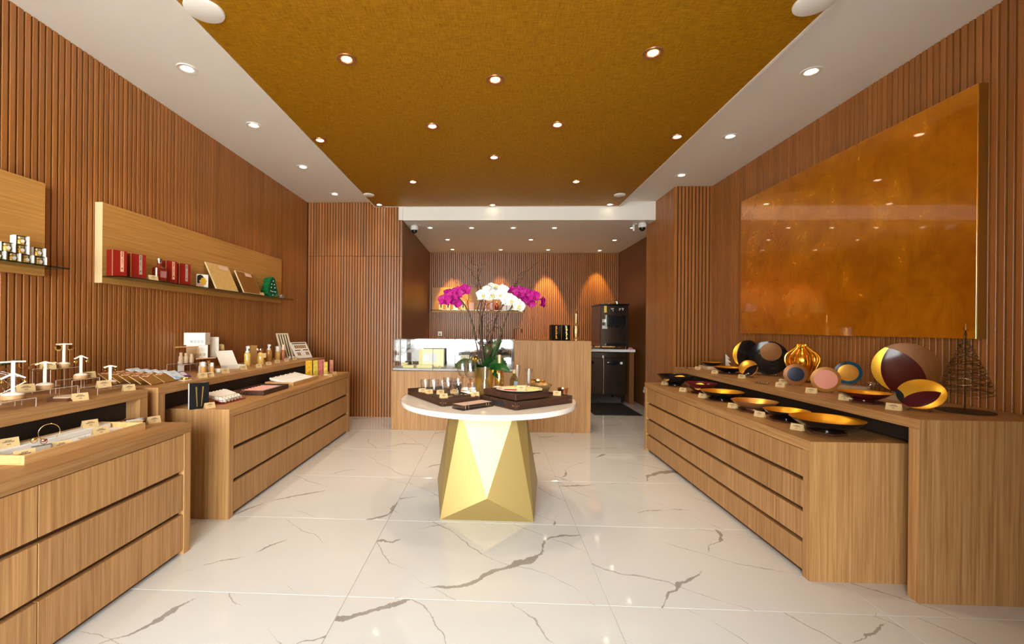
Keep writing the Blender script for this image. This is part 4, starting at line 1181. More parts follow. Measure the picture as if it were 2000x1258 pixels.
pouch((-2.235, 3.44, 0.853), 'clear travel pouch with white bottles, standing on the bench top', 62, 0.13, 0.110)
cg = pbr('honey_liquid', (0.62, 0.34, 0.11), 0.15, coat=0.5)
def vial(loc, label, r_, h, capmat, mat=None):
    t = thing('glass_vial', label, 'vial', loc, 0, 'small vials on the left bench')
    MB().lathe([(r_ * 0.95, 0.0), (r_, 0.003), (r_, h * 0.62), (r_ * 0.7, h * 0.68)], 16).build('body', mat or cg, t)
    MB().lathe([(r_ * 0.82, h * 0.66), (r_ * 0.82, h), (r_ * 0.7, h + 0.002)], 16).build('cap', capmat, t)
vial((-2.185, 3.331, 0.853), 'honey vial with wide white cap beside the front pouch', 0.019, 0.092, white_gloss)
vial((-2.241, 3.480, 0.853), 'slim rose vial with white cap behind tent cards', 0.012, 0.088, white_gloss, pbr('rose_liquid', (0.50, 0.20, 0.13), 0.15))
vial((-2.167, 3.410, 0.853), 'squat honey vial with white cap by the white jar', 0.015, 0.080, paper_white)
t = thing('cream_jar', 'low white cream jar beside tent cards on left bench', 'jar', (-2.171, 3.489, 0.853))
MB().lathe([(0.022, 0), (0.025, 0.003), (0.025, 0.014), (0.024, 0.015)], 20).build('pot', white_gloss, t)
MB().lathe([(0.0255, 0.0152), (0.0255, 0.026), (0.023, 0.028)], 20).build('lid', paper_white, t)
card((-2.044, 3.106, 0.853), 64, 'in front of the honey vials')
card((-2.035, 3.173, 0.853), 64, 'between the honey vials and white jar', 0.95)
card((-2.072, 3.422, 0.853), 64, 'right of the white cream jar')
card((-2.091, 3.716, 0.853), 64, 'before the open white box', 0.95)

# white cartons on a riser
RZB = 0.853 + 0.100
riser((-2.425, 3.75, 0.853), 0.42, 0.13, 0.0995, 'long acrylic riser under the white cartons')
wbox = pbr('ivory_carton', (0.80, 0.775, 0.725), 0.55)
def lettered(t, w, d, h, txt, size, x, z):
    o = inst('lettering', text_mesh(txt, size, ink_grey), t)
    o.rotation_euler = (rad(90), 0, 0); o.location = (x, -d / 2 - 0.0004, z)
t = carton_box('white_carton', 'white carton with grey lettering, lower of the stacked pair', 'carton', (-2.415, 3.60, RZB), 34, 0.150, 0.105, 0.110, wbox, 'white cartons on the riser')
lettered(t, 0.150, 0.105, 0.110, '美容金箔', 0.026, 0.010, 0.022)
t = carton_box('white_carton', 'white carton with grey lettering, upper of the stacked pair', 'carton', (-2.415, 3.60, RZB + 0.1102), 12, 0.160, 0.100, 0.100, wbox, 'white cartons on the riser')
lettered(t, 0.160, 0.100, 0.100, '美容金箔', 0.026, 0.018, 0.018)
t = carton_box('white_carton', 'tall plain white carton beside the stacked pair', 'carton', (-2.41, 3.815, RZB), 40, 0.065, 0.085, 0.170, wbox, 'white cartons on the riser')
MB().box(-0.002, -0.0430, 0.0, 0.002, -0.0424, 0.170).build('front_fold', pbr('cream_fold', (0.70, 0.62, 0.50), 0.5), t)
p = MB()
for k in range(7):
    p.box(0.0330, -0.008, 0.045 + 0.014 * k, 0.0334, 0.002, 0.054 + 0.014 * k)
p.build('side_lettering', pbr('faint_print', (0.58, 0.53, 0.44), 0.6), t)
carton_box('white_carton', 'small white carton half hidden behind the lettered pair', 'carton', (-2.44, 3.49, RZB - 0.0245 + 0.0245), 30, 0.04, 0.04, 0.085, wbox, 'white cartons on the riser').location = (-2.455, 3.565 - 0.1, 0.853)
t = thing('gift_bag', 'honey-coloured little bag with cream tag right of cartons', 'bag', (-2.42, 3.925, RZB), rad(40))
MB().add([(-0.034, -0.022, 0), (0.034, -0.022, 0), (0.034, 0.022, 0), (-0.034, 0.022, 0), (-0.030, -0.018, 0.085), (0.030, -0.018, 0.085), (0.030, 0.018, 0.085), (-0.030, 0.018, 0.085), (-0.018, -0.006, 0.105), (0.018, -0.006, 0.105), (0.018, 0.006, 0.105), (-0.018, 0.006, 0.105)],
         [(0, 3, 2, 1), (0, 1, 5, 4), (1, 2, 6, 5), (2, 3, 7, 6), (3, 0, 4, 7), (4, 5, 9, 8), (5, 6, 10, 9), (6, 7, 11, 10), (7, 4, 8, 11), (8, 9, 10, 11)]).build('bag', pbr('amber_bag', (0.58, 0.28, 0.06), 0.35), t)
MB().box(-0.020, -0.0245, 0.060, 0.024, -0.0235, 0.105).xf(RX(6)).build('tag', pbr('straw_tag', (0.68, 0.50, 0.22), 0.5), t)
MB().add([(-0.03, 0.0, 0.10), (0.03, 0, 0.10), (0.045, 0.004, 0.150), (-0.045, 0.004, 0.150)], [(0, 1, 2, 3)]).build('tissue', pouch_clear, t)
t = thing('open_box', 'white box standing open with lid leaning back', 'box', (-2.225, 3.80, 0.853), rad(66))
MB().rbox(-0.085, -0.045, 0, 0.085, 0.045, 0.006, 0.001).build('bottom', wbox, t)
for a in ((-0.085, -0.045, 0.085, -0.042), (-0.085, 0.042, 0.085, 0.045), (-0.085, -0.042, -0.082, 0.042), (0.082, -0.042, 0.085, 0.042)):
    MB().box(a[0], a[1], 0.006, a[2], a[3], 0.030).build('wall', wbox, t)
MB().rbox(-0.080, 0.0, 0.0, 0.080, 0.005, 0.145, 0.001).xf(TR((-0.004, 0.046, 0.028)) @ RX(-32)).build('lid', wbox, t)

# gold toner bottles
glass_gold = pbr('gold_water', (0.66, 0.42, 0.12), 0.12, coat=0.7, noise=0.35, nscale=120)
amber_b = pbr('amber_lotion', (0.50, 0.24, 0.06), 0.2, coat=0.5)
def pump(loc, label, r_, h, mat, head):
    t = thing('pump_bottle', label, 'bottle', loc, rad(50), 'pump bottles on the left bench')
    MB().lathe([(r_ * 0.96, 0), (r_, 0.004), (r_ * 0.97, h * 0.6), (r_ * 0.86, h * 0.66), (r_ * 0.5, h * 0.69)], 18).build('body', mat, t)
    MB().lathe([(r_ * 0.62, h * 0.69), (r_ * 0.62, h * 0.76), (r_ * 0.34, h * 0.78), (r_ * 0.34, h * 0.88)], 14).build('collar', white_gloss, t)
    MB().rbox(-0.011, -0.024, h * 0.88, 0.011, 0.011, h, 0.003).build('pump_head', white_gloss, t)
    if head == 'clear':
        MB().lathe([(r_ * 0.72, h * 0.70), (r_ * 0.70, h + 0.008), (r_ * 0.6, h + 0.012)], 16, cap0=False).build('clear_cap', clear_glass, t)
pump((-2.210, 3.995, 0.853), 'tall gold-flake pump bottle with clear cap, nearest of row', 0.028, 0.185, glass_gold, 'clear')
carton_box('brown_carton', 'tall brown gold-edged carton behind the nearest pump bottle', 'carton', (-2.30, 4.26, 0.853), 50, 0.058, 0.05, 0.180, pbr('brown_carton', (0.40, 0.20, 0.06), 0.4))
t = thing('perfume_flask', 'gold flask with spray bulb and cream tag on left bench', 'flask', (-2.205, 4.220, 0.853), rad(50))
MB().lathe([(0.030, 0), (0.034, 0.006), (0.032, 0.07), (0.026, 0.105), (0.014, 0.118)], 18).build('body', glass_gold, t)
MB().lathe([(0.016, 0.118), (0.022, 0.130), (0.020, 0.150), (0.006, 0.160)], 14).build('cap', pbr('rose_gold', (0.75, 0.40, 0.28), 0.2, 1.0), t)
MB().tube([(-0.012, 0, 0.126), (-0.028, -0.006, 0.140)], 0.004, 6).ball((-0.034, -0.008, 0.146), 0.010, 10, 6).build('spray_bulb', white_gloss, t)
MB().box(0.004, -0.0365, 0.065, 0.036, -0.0355, 0.110).build('tag', cream, t)
pump((-2.279, 4.526, 0.853), 'amber lotion bottle with white pump, middle of row', 0.030, 0.180, amber_b, 'plain')
vial((-2.290, 4.738, 0.853), 'gold-flake vial with slim white cap, after middle pump', 0.027, 0.150, white_gloss, glass_gold)
vial((-2.266, 4.817, 0.853), 'two-tone rose oil vial with tall pale cap', 0.021, 0.165, pbr('cream_cap', (0.78, 0.60, 0.40), 0.4), pbr('rose_oil', (0.40, 0.14, 0.06), 0.15))
carton_box('black_carton', 'small dark carton behind the middle pump bottle', 'carton', (-2.40, 4.78, 0.853), 50, 0.05, 0.04, 0.09, pbr('dark_carton', (0.05, 0.035, 0.03), 0.4))
for k, (x, y, s) in enumerate([(505, 718, 'before the gold flask'), (524, 713, 'before the amber lotion bottle'), (541, 710, 'before the two slim vials'), (559, 707, 'left of the small white pots'), (575, 704, 'before the makeup palette')]):
    card([(-2.062, 3.912, 0.853), (-2.107, 4.176, 0.853), (-2.139, 4.415, 0.853), (-2.139, 4.617, 0.853), (-2.150, 4.836, 0.853)][k], 62, s + ' on left bench', 0.85)
t = thing('small_pots', 'pair of small white pots on a clear stand by palette', 'pots', (-2.265, 4.976, 0.853))
for x, y in ((0, 0), (0.03, 0.035)):
    MB().lathe([(0.012, 0), (0.013, 0.003), (0.013, 0.016), (0.014, 0.017), (0.014, 0.026), (0.012, 0.027)], 14, (x, y, 0)).build('pot', white_gloss, t)
MB().box(-0.02, -0.02, -0.0005, 0.05, 0.055, 0.0).build('stand', acrylic, t)
def leaning(name, label, cat, loc, rz, w, h, tilt, mat):
    t = thing(name, label, cat, loc, rad(rz))
    M = TR((0, 0.002, 0.0008 + 0.012 * math.sin(rad(tilt)))) @ RX(-tilt)
    MB().rbox(-w / 2, 0, 0, w / 2, 0.012, h, 0.001).xf(M).build('board', mat, t)
    return t, M
t, M = leaning('striped_sampler', 'pale sampler board with dark stripes leaning behind palette', 'sampler', (-2.30, 5.02, 0.853), 66, 0.165, 0.30, 20, pbr('ivory_board', (0.72, 0.60, 0.42), 0.5))
for k in range(4):
    MB().box(-0.062 + 0.034 * k, -0.0012, 0.012, -0.050 + 0.034 * k, -0.0002, 0.285).xf(M).build('dark_stripe', black_gloss, t)
MB().box(-0.02, 0.012, 0.0, 0.02, 0.11, 0.01).build('stand_foot', pbr('ivory_board', (0.72, 0.60, 0.42), 0.5), t)
t, M = leaning('makeup_palette', 'white open makeup palette with bronze squares, tilted on stand', 'palette', (-2.125, 5.06, 0.853), 70, 0.245, 0.205, 30, pbr('palette_white', (0.72, 0.66, 0.58), 0.45))
pan = pbr('bronze_pan', (0.40, 0.19, 0.06), 0.4, 0.4)
for k in range(6):
    MB().box(-0.085 + 0.030 * k, -0.0012, 0.125, -0.063 + 0.030 * k, -0.0002, 0.165).xf(M).build('pan', pan, t)
for x in (-0.085, -0.058, 0.045, 0.072):
    MB().box(x, -0.0012, 0.035, x + 0.020, -0.0002, 0.075).xf(M).build('pan', pan, t)
for (a, b, z) in ((-0.105, 0.105, 0.183), (-0.10, -0.02, 0.096), (0.02, 0.10, 0.096)):
    MB().box(a, -0.0012, z, b, -0.0002, z + 0.010).xf(M).build('slot', black_gloss, t)
MB().box(-0.01, 0.012, 0.0, 0.01, 0.10, 0.008).build('stand_foot', acrylic, t)

# ------------------------------------------------------------------ second left cabinet: book, basket, trays
t = thing('book', 'black book with gold tweezers on the cover, standing upright', 'book', (-1.860, 2.793, 0.695), rad(50))
MB().rbox(-0.056, -0.010, 0, 0.056, 0.010, 0.165, 0.0008).build('cover', black_gloss, t)
MB().box(-0.0568, -0.0095, 0.001, -0.0560, 0.0095, 0.164).build('spine', paper_white, t)
for (x0, x1) in ((-0.022, -0.014), (0.026, 0.014)):
    s = 1 if x1 > x0 else -1
    MB().add([(x0, -0.0106, 0.140), (x0 + s * 0.009 * (1 if s > 0 else 1), -0.0106, 0.140), (x1 + s * 0.004, -0.0106, 0.014), (x1, -0.0106, 0.014)], [(0, 1, 2, 3) if s > 0 else (3, 2, 1, 0)]).build('gold_motif', satin_gold, t)
card((-1.804, 2.816, 0.695), 60, 'between black book and wire basket')
t = thing('wire_basket', 'copper wire basket holding white paper rolls', 'basket', (-1.864, 3.070, 0.695), rad(90 - 4))
W, D, H_ = 0.245, 0.155, 0.055
cw = pbr('copper_wire', (0.45, 0.16, 0.09), 0.35, 0.8)
g = MB()
for z in (0.004, 0.028, H_):
    g.tube([(-W / 2, -D / 2, z), (W / 2, -D / 2, z), (W / 2, D / 2, z), (-W / 2, D / 2, z), (-W / 2, -D / 2, z)], 0.0012, 5)
for k in range(9):
    x = -W / 2 + W * k / 8
    for y in (-D / 2, D / 2):
        g.tube([(x, y, 0.004), (x, y, H_)], 0.0010, 5)
for k in range(6):
    y = -D / 2 + D * k / 5
    for x in (-W / 2, W / 2):
        g.tube([(x, y, 0.004), (x, y, H_)], 0.0010, 5)
g.build('wire_frame', cw, t)
MB().box(-W / 2 - 0.004, -D / 2 - 0.004, 0.0, W / 2 + 0.004, D / 2 + 0.004, 0.003).build('red_base', pbr('red_base', (0.40, 0.05, 0.03), 0.4), t)
_bl = Vector(t.location)
roll_white = pbr('paper_roll', (0.84, 0.78, 0.72), 0.6)
ORD = ['nearest', 'second', 'third', 'fourth', 'fifth', 'farthest', 'seventh', 'last']
for k in range(6):
    r_ = thing('paper_roll', 'white paper-wrapped roll in the wire basket, %s from the book' % (ORD[k] if k else 'first'), 'roll', (_bl.x, _bl.y - 0.098 + 0.038 * k, _bl.z + 0.004), rad(0), 'white rolls in the wire basket')
    MB().tube([(0.066, 0, 0.017), (0.05, 0, 0.020), (-0.045, 0, 0.052), (-0.066, 0, 0.056)], [0.010, 0.017, 0.017, 0.014], 10).build('wrap', roll_white, r_)
    MB().tube([(0.074, 0, 0.016), (0.065, 0, 0.017)], [0.012, 0.008], 8).build('twist', paper_white, r_)
dkwood = wood('dark_stained_wood', (0.035, 0.014, 0.008), (0.085, 0.034, 0.018), 'X', rough=0.5)
tr_ = open_tray('dark_tray', 'black-brown tray of pink sachets beside the wire basket', -1.955, -1.722, 3.345, 3.765, ZLL, 0.036, dkwood, None, 0.012)
for k in range(7):
    s = thing('pink_sachet', 'pink sachet with clear edge, %s in the dark tray' % (('nearest', 'second nearest', 'third', 'middle', 'fifth', 'second farthest', 'farthest')[k]), 'sachet', (-1.845, 3.395 + 0.048 * k, ZLL + 0.0045), 0, 'pink sachets in the dark tray')
    MB().rbox(-0.085, -0.020, 0.0, 0.060, 0.022, 0.006, 0.002).xf(TR((0, 0, 0.014)) @ RX(22)).build('sachet', pbr('pink_sachet', (0.78, 0.38, 0.33), 0.45), s)
    MB().rbox(0.060, -0.020, 0.001, 0.094, 0.022, 0.005, 0.0015).xf(TR((0, 0, 0.014)) @ RX(22)).build('clear_seal', pbr('silver_film', (0.72, 0.68, 0.66), 0.25, 0.5), s)
bt = open_tray('bamboo_tray', 'bamboo tray of long white stick packs beyond the dark tray', -1.99, -1.735, 3.885, 4.46, ZLL, 0.034, bamboo, None, 0.010)
for k in range(11):
    s = thing('stick_pack', 'white stick pack in the far bamboo tray, number %s from near end' % ('one two three four five six seven eight nine ten eleven'.split()[k]), 'stick pack', (-1.865, 3.925 + 0.049 * k, ZLL + 0.0045), rad(-10), 'white stick packs in the bamboo tray')
    MB().tube([(-0.108, 0, 0.050), (-0.09, 0, 0.047), (0.075, 0, 0.017), (0.098, 0, 0.014)], [0.008, 0.015, 0.014, 0.010], 9).build('tube', pbr('stick_white', (0.80, 0.76, 0.71), 0.4, noise=0.12, nscale=30), s)
    MB().ball((-0.104, 0, 0.052), 0.012, 9, 6).build('knot', pbr('brown_tie', (0.35, 0.18, 0.10), 0.5) if k % 2 else paper_white, s)
cols = [((0.72, 0.42, 0.03), 0.020, 'yellow sleeve, widest at front'), ((0.60, 0.46, 0.07), 0.014, 'olive yellow sleeve, second'), ((0.48, 0.14, 0.13), 0.015, 'deep rose sleeve, third'), ((0.66, 0.28, 0.26), 0.010, 'pink sleeve, fourth'), ((0.70, 0.50, 0.10), 0.011, 'lemon sleeve standing apart'), ((0.66, 0.28, 0.20), 0.011, 'coral sleeve, farthest')]
for k, (c_, hw, nm) in enumerate(cols):
    pos = [(-1.921, 4.671, 0.695), (-1.872, 4.727, 0.695), (-1.843, 4.782, 0.695), (-1.835, 4.835, 0.695), (-1.784, 4.789, 0.695), (-1.800, 5.003, 0.695)][k]
    s = thing('drink_sachet', 'tall translucent ' + nm + ', on left cabinet far end', 'sachet', pos, rad(48), 'coloured sleeves at cabinet far end')
    hh = [0.165, 0.165, 0.165, 0.165, 0.145, 0.15][k]
    MB().rbox(-hw * 1.7, -0.012, 0.0, hw * 1.7, 0.012, hh, 0.003).build('sleeve', pbr('sleeve_%d' % k, c_, 0.2, coat=0.5, noise=0.3, nscale=30), s)
    MB().box(-hw * 1.72, -0.0125, 0.0, hw * 1.72, 0.0125, 0.010).build('foot', paper_white if k == 4 else pbr('orange_foot', (0.50, 0.20, 0.08), 0.4), s)
card((-1.689, 4.650, 0.695), 60, 'before the lemon sleeve', 0.8)
card((-1.729, 4.902, 0.695), 60, 'by the coral sleeve at cabinet end', 0.8)

# ------------------------------------------------------------------ round table: trays and glassware
ZT = 0.73
rustic = wood('rustic_dark_wood', (0.022, 0.008, 0.004), (0.070, 0.027, 0.012), 'X', rough=0.6, fine=34, bump=0.35)
def corner_tray(name, label, near, ang, lx, ly, h, z, mat, handle=False):
    """board-like tray: local origin at the near corner, X to the right, Y to the left-back"""
    t = thing(name, label, 'tray', (near[0], near[1], z), rad(ang))
    MB().rbox(0.006, 0.006, 0.0, lx - 0.006, ly - 0.006, h - 0.006, 0.001).build('deck', mat, t)
    if handle:
        hm = MB()
        y0, y1 = ly * 0.30, ly * 0.66
        hm.rbox(0, 0.0, 0, 0.014, y0, h, 0.002).rbox(0, y1, 0, 0.014, ly, h, 0.002).rbox(0, y0, h - 0.014, 0.014, y1, h, 0.001).rbox(0, y0, 0, 0.014, y1, 0.012, 0.001)
        hm.xf(TR((-0.0005, 0, 0))).build('handle_end', mat, t)
        MB().box(0.0005, y0, 0.012, 0.004, y1, h - 0.014).build('handle_slot', black_matte, t)
    else:
        MB().rbox(-0.0005, 0, 0, 0.014, ly, h, 0.002).build('rim', mat, t)
    MB().rbox(lx - 0.014, 0, 0, lx, ly, h, 0.002).build('rim', mat, t)
    MB().rbox(0.014, 0, 0, lx - 0.014, 0.014, h, 0.002).build('rim', mat, t)
    MB().rbox(0.014, ly - 0.014, 0, lx - 0.014, ly, h, 0.002).build('rim', mat, t)
    stud = MB().lathe([(0.00001, 0.003), (0.0035, 0.0015), (0.004, 0.0)], 8, cap0=False)
    sm_ = stud.mesh('brass_stud', gold)
    for (x, z_) in ((0.012, h * 0.5), (0.026, h * 0.5), (lx - 0.03, h * 0.5), (lx - 0.016, h * 0.5)):
        o = inst('brass_stud', sm_, t, (x, 0.0, z_)); o.rotation_euler = (rad(90), 0, 0)
    for (y, z_) in ((0.014, h * 0.5), (0.028, h * 0.5), (ly - 0.02, h * 0.5)):
        o = inst('brass_stud', sm_, t, (-0.0005, y, z_)); o.rotation_euler = (0, rad(-90), 0)
    return t
TA = corner_tray('serving_tray', 'dark rustic wood tray under the drinking glasses', (-0.305, 2.800), 32, 0.275, 0.58, 0.045, ZT, rustic)
TBt = corner_tray('serving_tray', 'dark rustic wood tray with handle slot, right on the table', (0.148, 2.713), 38, 0.50, 0.36, 0.050, ZT, rustic, True)
t = thing('wood_block', 'thick dark wood board carrying the speckled oval dish', 'board', (0.150, 2.748, ZT + 0.0502), rad(38))
MB().rbox(0.006, 0.006, 0, 0.295, 0.335, 0.040, 0.004).build('board', rustic, t)
def speckle():
    m, nt, b = _new('speckled_glaze')
    N, L = nt.nodes.new, nt.links.new
    tc = N('ShaderNodeTexCoord'); vz = N('ShaderNodeTexVoronoi'); vz.inputs['Scale'].default_value = 130
    L(tc.outputs['Object'], vz.inputs['Vector'])
    cr = N('ShaderNodeValToRGB')
    cr.color_ramp.elements[0].position = 0.22; cr.color_ramp.elements[0].color = (0.40, 0.22, 0.12, 1)
    cr.color_ramp.elements[1].position = 0.34; cr.color_ramp.elements[1].color = (0.78, 0.66, 0.50, 1)
    L(vz.outputs['Distance'], cr.inputs['Fac']); L(cr.outputs['Color'], b.inputs['Base Color'])
    b.inputs['Roughness'].default_value = 0.25
    return m
t = thing('oval_dish', 'speckled cream oval dish with chopsticks on the wood board', 'dish', (0.182, 2.915, ZT + 0.0904), rad(4))
MB().lathe([(0.060, 0.0), (0.11, 0.005), (0.148, 0.014), (0.150, 0.017), (0.145, 0.0165), (0.11, 0.009), (0.00001, 0.007)], 48, sy=0.82, cap1=False).build('dish', speckle(), t)
for (x, y, L_, c_, nm, a) in [(-0.045, -0.055, 0.11, (0.45, 0.03, 0.03), 'red chopstick rest bar lying in the oval dish', 3), (0.09, -0.045, 0.10, (0.80, 0.62, 0.16), 'short yellow chopstick at right of the oval dish', 3),
                             (0.02, 0.045, 0.21, (0.82, 0.58, 0.10), 'long golden chopstick across back of the oval dish', 3), (-0.01, 0.010, 0.20, (0.72, 0.60, 0.36), 'pale chopstick across middle of the oval dish', 3)]:
    s = MB().tube([(-L_ / 2, 0, 0.0), (L_ / 2, 0, 0.0)], [0.0048, 0.0030], 8).xf(TR((0.182 + x, 2.915 + y, ZT + 0.0904 + 0.0145)) @ RZ(a)).build('chopstick', pbr('stick_%d' % int(c_[0] * 100 + c_[1] * 10), c_, 0.35))
    tag(s, nm, 'chopstick', 'chopsticks in the oval dish')
card((0.19, 2.845, ZT + 0.1025), -6, 'inside the speckled oval dish', 0.85)
t = thing('acrylic_case', 'clear acrylic case with pink printed lid at table front', 'case', (-0.163, 2.671, ZT), rad(44))
MB().rbox(0.0, 0.0, 0.0, 0.25, 0.108, 0.013, 0.001).build('base', thin_glass('smoky_acrylic', (0.62, 0.55, 0.52), 1.2, (0.6, 0.55, 0.5), edge_w=0.5), t)
MB().rbox(0.006, 0.006, 0.0135, 0.244, 0.102, 0.017, 0.0005).build('dark_insert', pbr('cocoa_insert', (0.12, 0.06, 0.045), 0.4), t)
MB().rbox(0.0, 0.0, 0.0175, 0.25, 0.108, 0.030, 0.001).build('lid', thin_glass('smoky_acrylic2', (0.88, 0.84, 0.82), 1.2, (0.7, 0.6, 0.58), edge_w=0.5), t)
MB().box(0.008, 0.008, 0.0302, 0.242, 0.100, 0.0306).build('pink_print', pbr('dusty_pink', (0.74, 0.54, 0.48), 0.25), t)
for x in (0.02, 0.045, 0.19, 0.21):
    MB().lathe([(0.003, 0.001), (0.003, 0.029)], 8, (x, 0.004, 0)).build('rivet', chrome, t)

# glass makers
amber_glass = thin_glass('amber_glass', (0.95, 0.62, 0.36), 1.2, (0.8, 0.42, 0.16), edge_w=0.45)
teal_glass = thin_glass('teal_glass', (0.05, 0.30, 0.42), 1.0, (0.02, 0.15, 0.22), edge_w=0.6)
def wineglass(loc, label, h, r_, foot_mat, stem_mat, group='stemmed glasses on the table'):
    t = thing('wine_glass', label, 'glass', loc, 0, group)
    b0 = h * 0.45
    MB().lathe([(r_ * 0.15, b0), (r_ * 0.6, b0 + h * 0.06), (r_ * 0.95, b0 + h * 0.18), (r_, b0 + h * 0.28), (r_ * 0.88, b0 + h * 0.45), (r_ * 0.75, h), (r_ * 0.73, h), (r_ * 0.86, b0 + h * 0.45), (r_ * 0.97, b0 + h * 0.28), (r_ * 0.55, b0 + h * 0.07), (0.00001, b0 + h * 0.03)], 28, cap0=False, cap1=False).build('bowl', clear_glass, t)
    MB().lathe([(0.005, 0.006), (0.0042, h * 0.2), (0.005, b0 * 0.9), (r_ * 0.3, b0 + h * 0.012)], 12, cap0=False, cap1=False).build('stem', stem_mat, t)
    MB().lathe([(r_ * 0.92, 0.0), (r_ * 0.92, 0.002), (0.010, 0.006)], 28, cap1=False).build('foot', foot_mat, t)
def goblet(loc, label, h, r_, group='stemmed glasses on the table'):
    t = thing('goblet', label, 'glass', loc, 0, group)
    MB().lathe([(r_ * 0.35, h * 0.26), (r_ * 0.8, h * 0.36), (r_, h * 0.56), (r_ * 0.98, h * 0.8), (r_ * 0.92, h), (r_ * 0.88, h), (r_ * 0.93, h * 0.8), (r_ * 0.94, h * 0.56), (r_ * 0.7, h * 0.38), (0.00001, h * 0.32)], 24, cap0=False, cap1=False).build('bowl', clear_glass, t)
    MB().lathe([(0.010, 0.006), (0.009, h * 0.14), (0.014, h * 0.18), (r_ * 0.4, h * 0.27)], 14, cap0=False, cap1=False).build('stem', clear_glass, t)
    MB().lathe([(r_ * 0.95, 0.0), (r_ * 0.95, 0.003), (0.012, 0.007)], 24, cap1=False).build('foot', clear_glass, t)
def tumbler(loc, label, h, r_, base_mat, flare=0.85):
    t = thing('tumbler', label, 'glass', loc, 0, 'glass tumblers on the table')
    MB().lathe([(r_ * flare * 0.8, 0.002), (r_ * flare, 0.014), (r_, h * 0.7), (r_ * 0.96, h), (r_ * 0.92, h), (r_ * 0.95, h * 0.7), (r_ * flare * 0.92, 0.016), (0.00001, 0.010)], 24, cap0=False, cap1=False).build('wall', clear_glass, t)
    MB().lathe([(r_ * flare * 0.78, 0.0), (r_ * flare * 0.95, 0.006), (r_ * flare * 0.9, 0.010)], 24).build('tinted_base', base_mat, t)
ZA = ZT + 0.0395
wineglass((-0.140, 3.045, ZA), 'tall wine glass with amber foot at front of left tray', 0.235, 0.043, amber_glass, amber_glass)
wineglass((-0.205, 3.245, ZA), 'wine glass with copper-tinted stem behind the tall wine glass', 0.215, 0.041, amber_glass, amber_glass)
goblet((-0.283, 2.965, ZA), 'clear fluted goblet nearest on the left tray', 0.125, 0.036)
goblet((-0.222, 3.055, ZA), 'clear fluted goblet beside the tall wine glass', 0.112, 0.033)
tumbler((-0.405, 3.165, ZA), 'wide clear tumbler with gold base on the left tray', 0.088, 0.040, amber_glass)
tumbler((-0.475, 3.235, ZA), 'clear tumbler at far left corner of the tray', 0.078, 0.034, clear_glass)
tumbler((-0.345, 3.205, ZA), 'clear tumbler behind the goblets on the tray', 0.080, 0.034, clear_glass)
t = thing('sake_cup', 'teal glass cup with gold rim behind the goblets', 'cup', (-0.235, 3.175, ZA))
MB().lathe([(0.020, 0.0), (0.026, 0.01), (0.031, 0.055), (0.029, 0.055), (0.022, 0.012), (0.00001, 0.01)], 20, cap1=False).build('cup', teal_glass, t)
MB().ring((0, 0, 0.055), 0.030, 0.0013, 'Z', 24, 5).build('gold_rim', gold, t)
t = thing('copper_dish', 'flat copper dish on the table behind the left tumblers', 'dish', (-0.305, 3.505, ZT))
MB().lathe([(0.035, 0), (0.04, 0.05), (0.075, 0.062), (0.08, 0.070), (0.076, 0.070), (0.03, 0.058), (0.00001, 0.056)], 28, cap1=False).build('dish', pbr('rose_gold', (0.75, 0.40, 0.28), 0.2, 1.0), t)
t = thing('tealight_glass', 'short clear glass with etched band left of planter', 'glass', (-0.135, 3.21, ZA))
MB().lathe([(0.022, 0.0), (0.030, 0.004), (0.032, 0.060), (0.030, 0.060), (0.028, 0.010), (0.00001, 0.008)], 20, cap1=False).build('wall', clear_glass, t)
t = thing('hourglass_vase', 'waisted clear glass vase in front of the gold planter', 'vase', (-0.045, 3.245, ZT))
MB().lathe([(0.034, 0.0), (0.040, 0.006), (0.038, 0.05), (0.026, 0.105), (0.030, 0.15), (0.040, 0.21), (0.038, 0.21), (0.027, 0.15), (0.022, 0.105), (0.034, 0.05), (0.00001, 0.02)], 28, cap1=False).build('vase', clear_glass, t)
t = thing('gold_bottle', 'tall gold sparkling wine bottle with cork beside the planter', 'bottle', (0.062, 3.395, ZT))
MB().lathe([(0.030, 0.0), (0.034, 0.008), (0.034, 0.125), (0.028, 0.165), (0.015, 0.205), (0.0125, 0.225), (0.0125, 0.262)], 24).build('body', pbr('gold_bottle', (0.78, 0.42, 0.10), 0.16, 0.85), t)
MB().lathe([(0.0135, 0.225), (0.014, 0.262), (0.0145, 0.285), (0.012, 0.292)], 16).build('neck_foil', pbr('straw_foil', (0.86, 0.62, 0.24), 0.35, 0.6), t)
t = thing('gin_bottle', 'clear bottle with blue-grey label and pale cap on table', 'bottle', (0.175, 3.44, ZT), rad(-10))
MB().rbox(-0.030, -0.022, 0.002, 0.030, 0.022, 0.110, 0.006).build('body', thin_glass('olive_glass', (0.72, 0.72, 0.55), 1.2, (0.35, 0.33, 0.2), edge_w=0.5), t)
MB().lathe([(0.030, 0.108), (0.026, 0.120), (0.012, 0.138), (0.011, 0.160)], 16, cap0=False).build('shoulder', bpy.data.materials['olive_glass'], t)
MB().lathe([(0.0125, 0.150), (0.0125, 0.176), (0.011, 0.178)], 14).build('cap', cream, t)
MB().box(0.002, -0.0232, 0.016, 0.029, -0.0222, 0.092).build('label', pbr('slate_label', (0.20, 0.30, 0.34), 0.45), t)
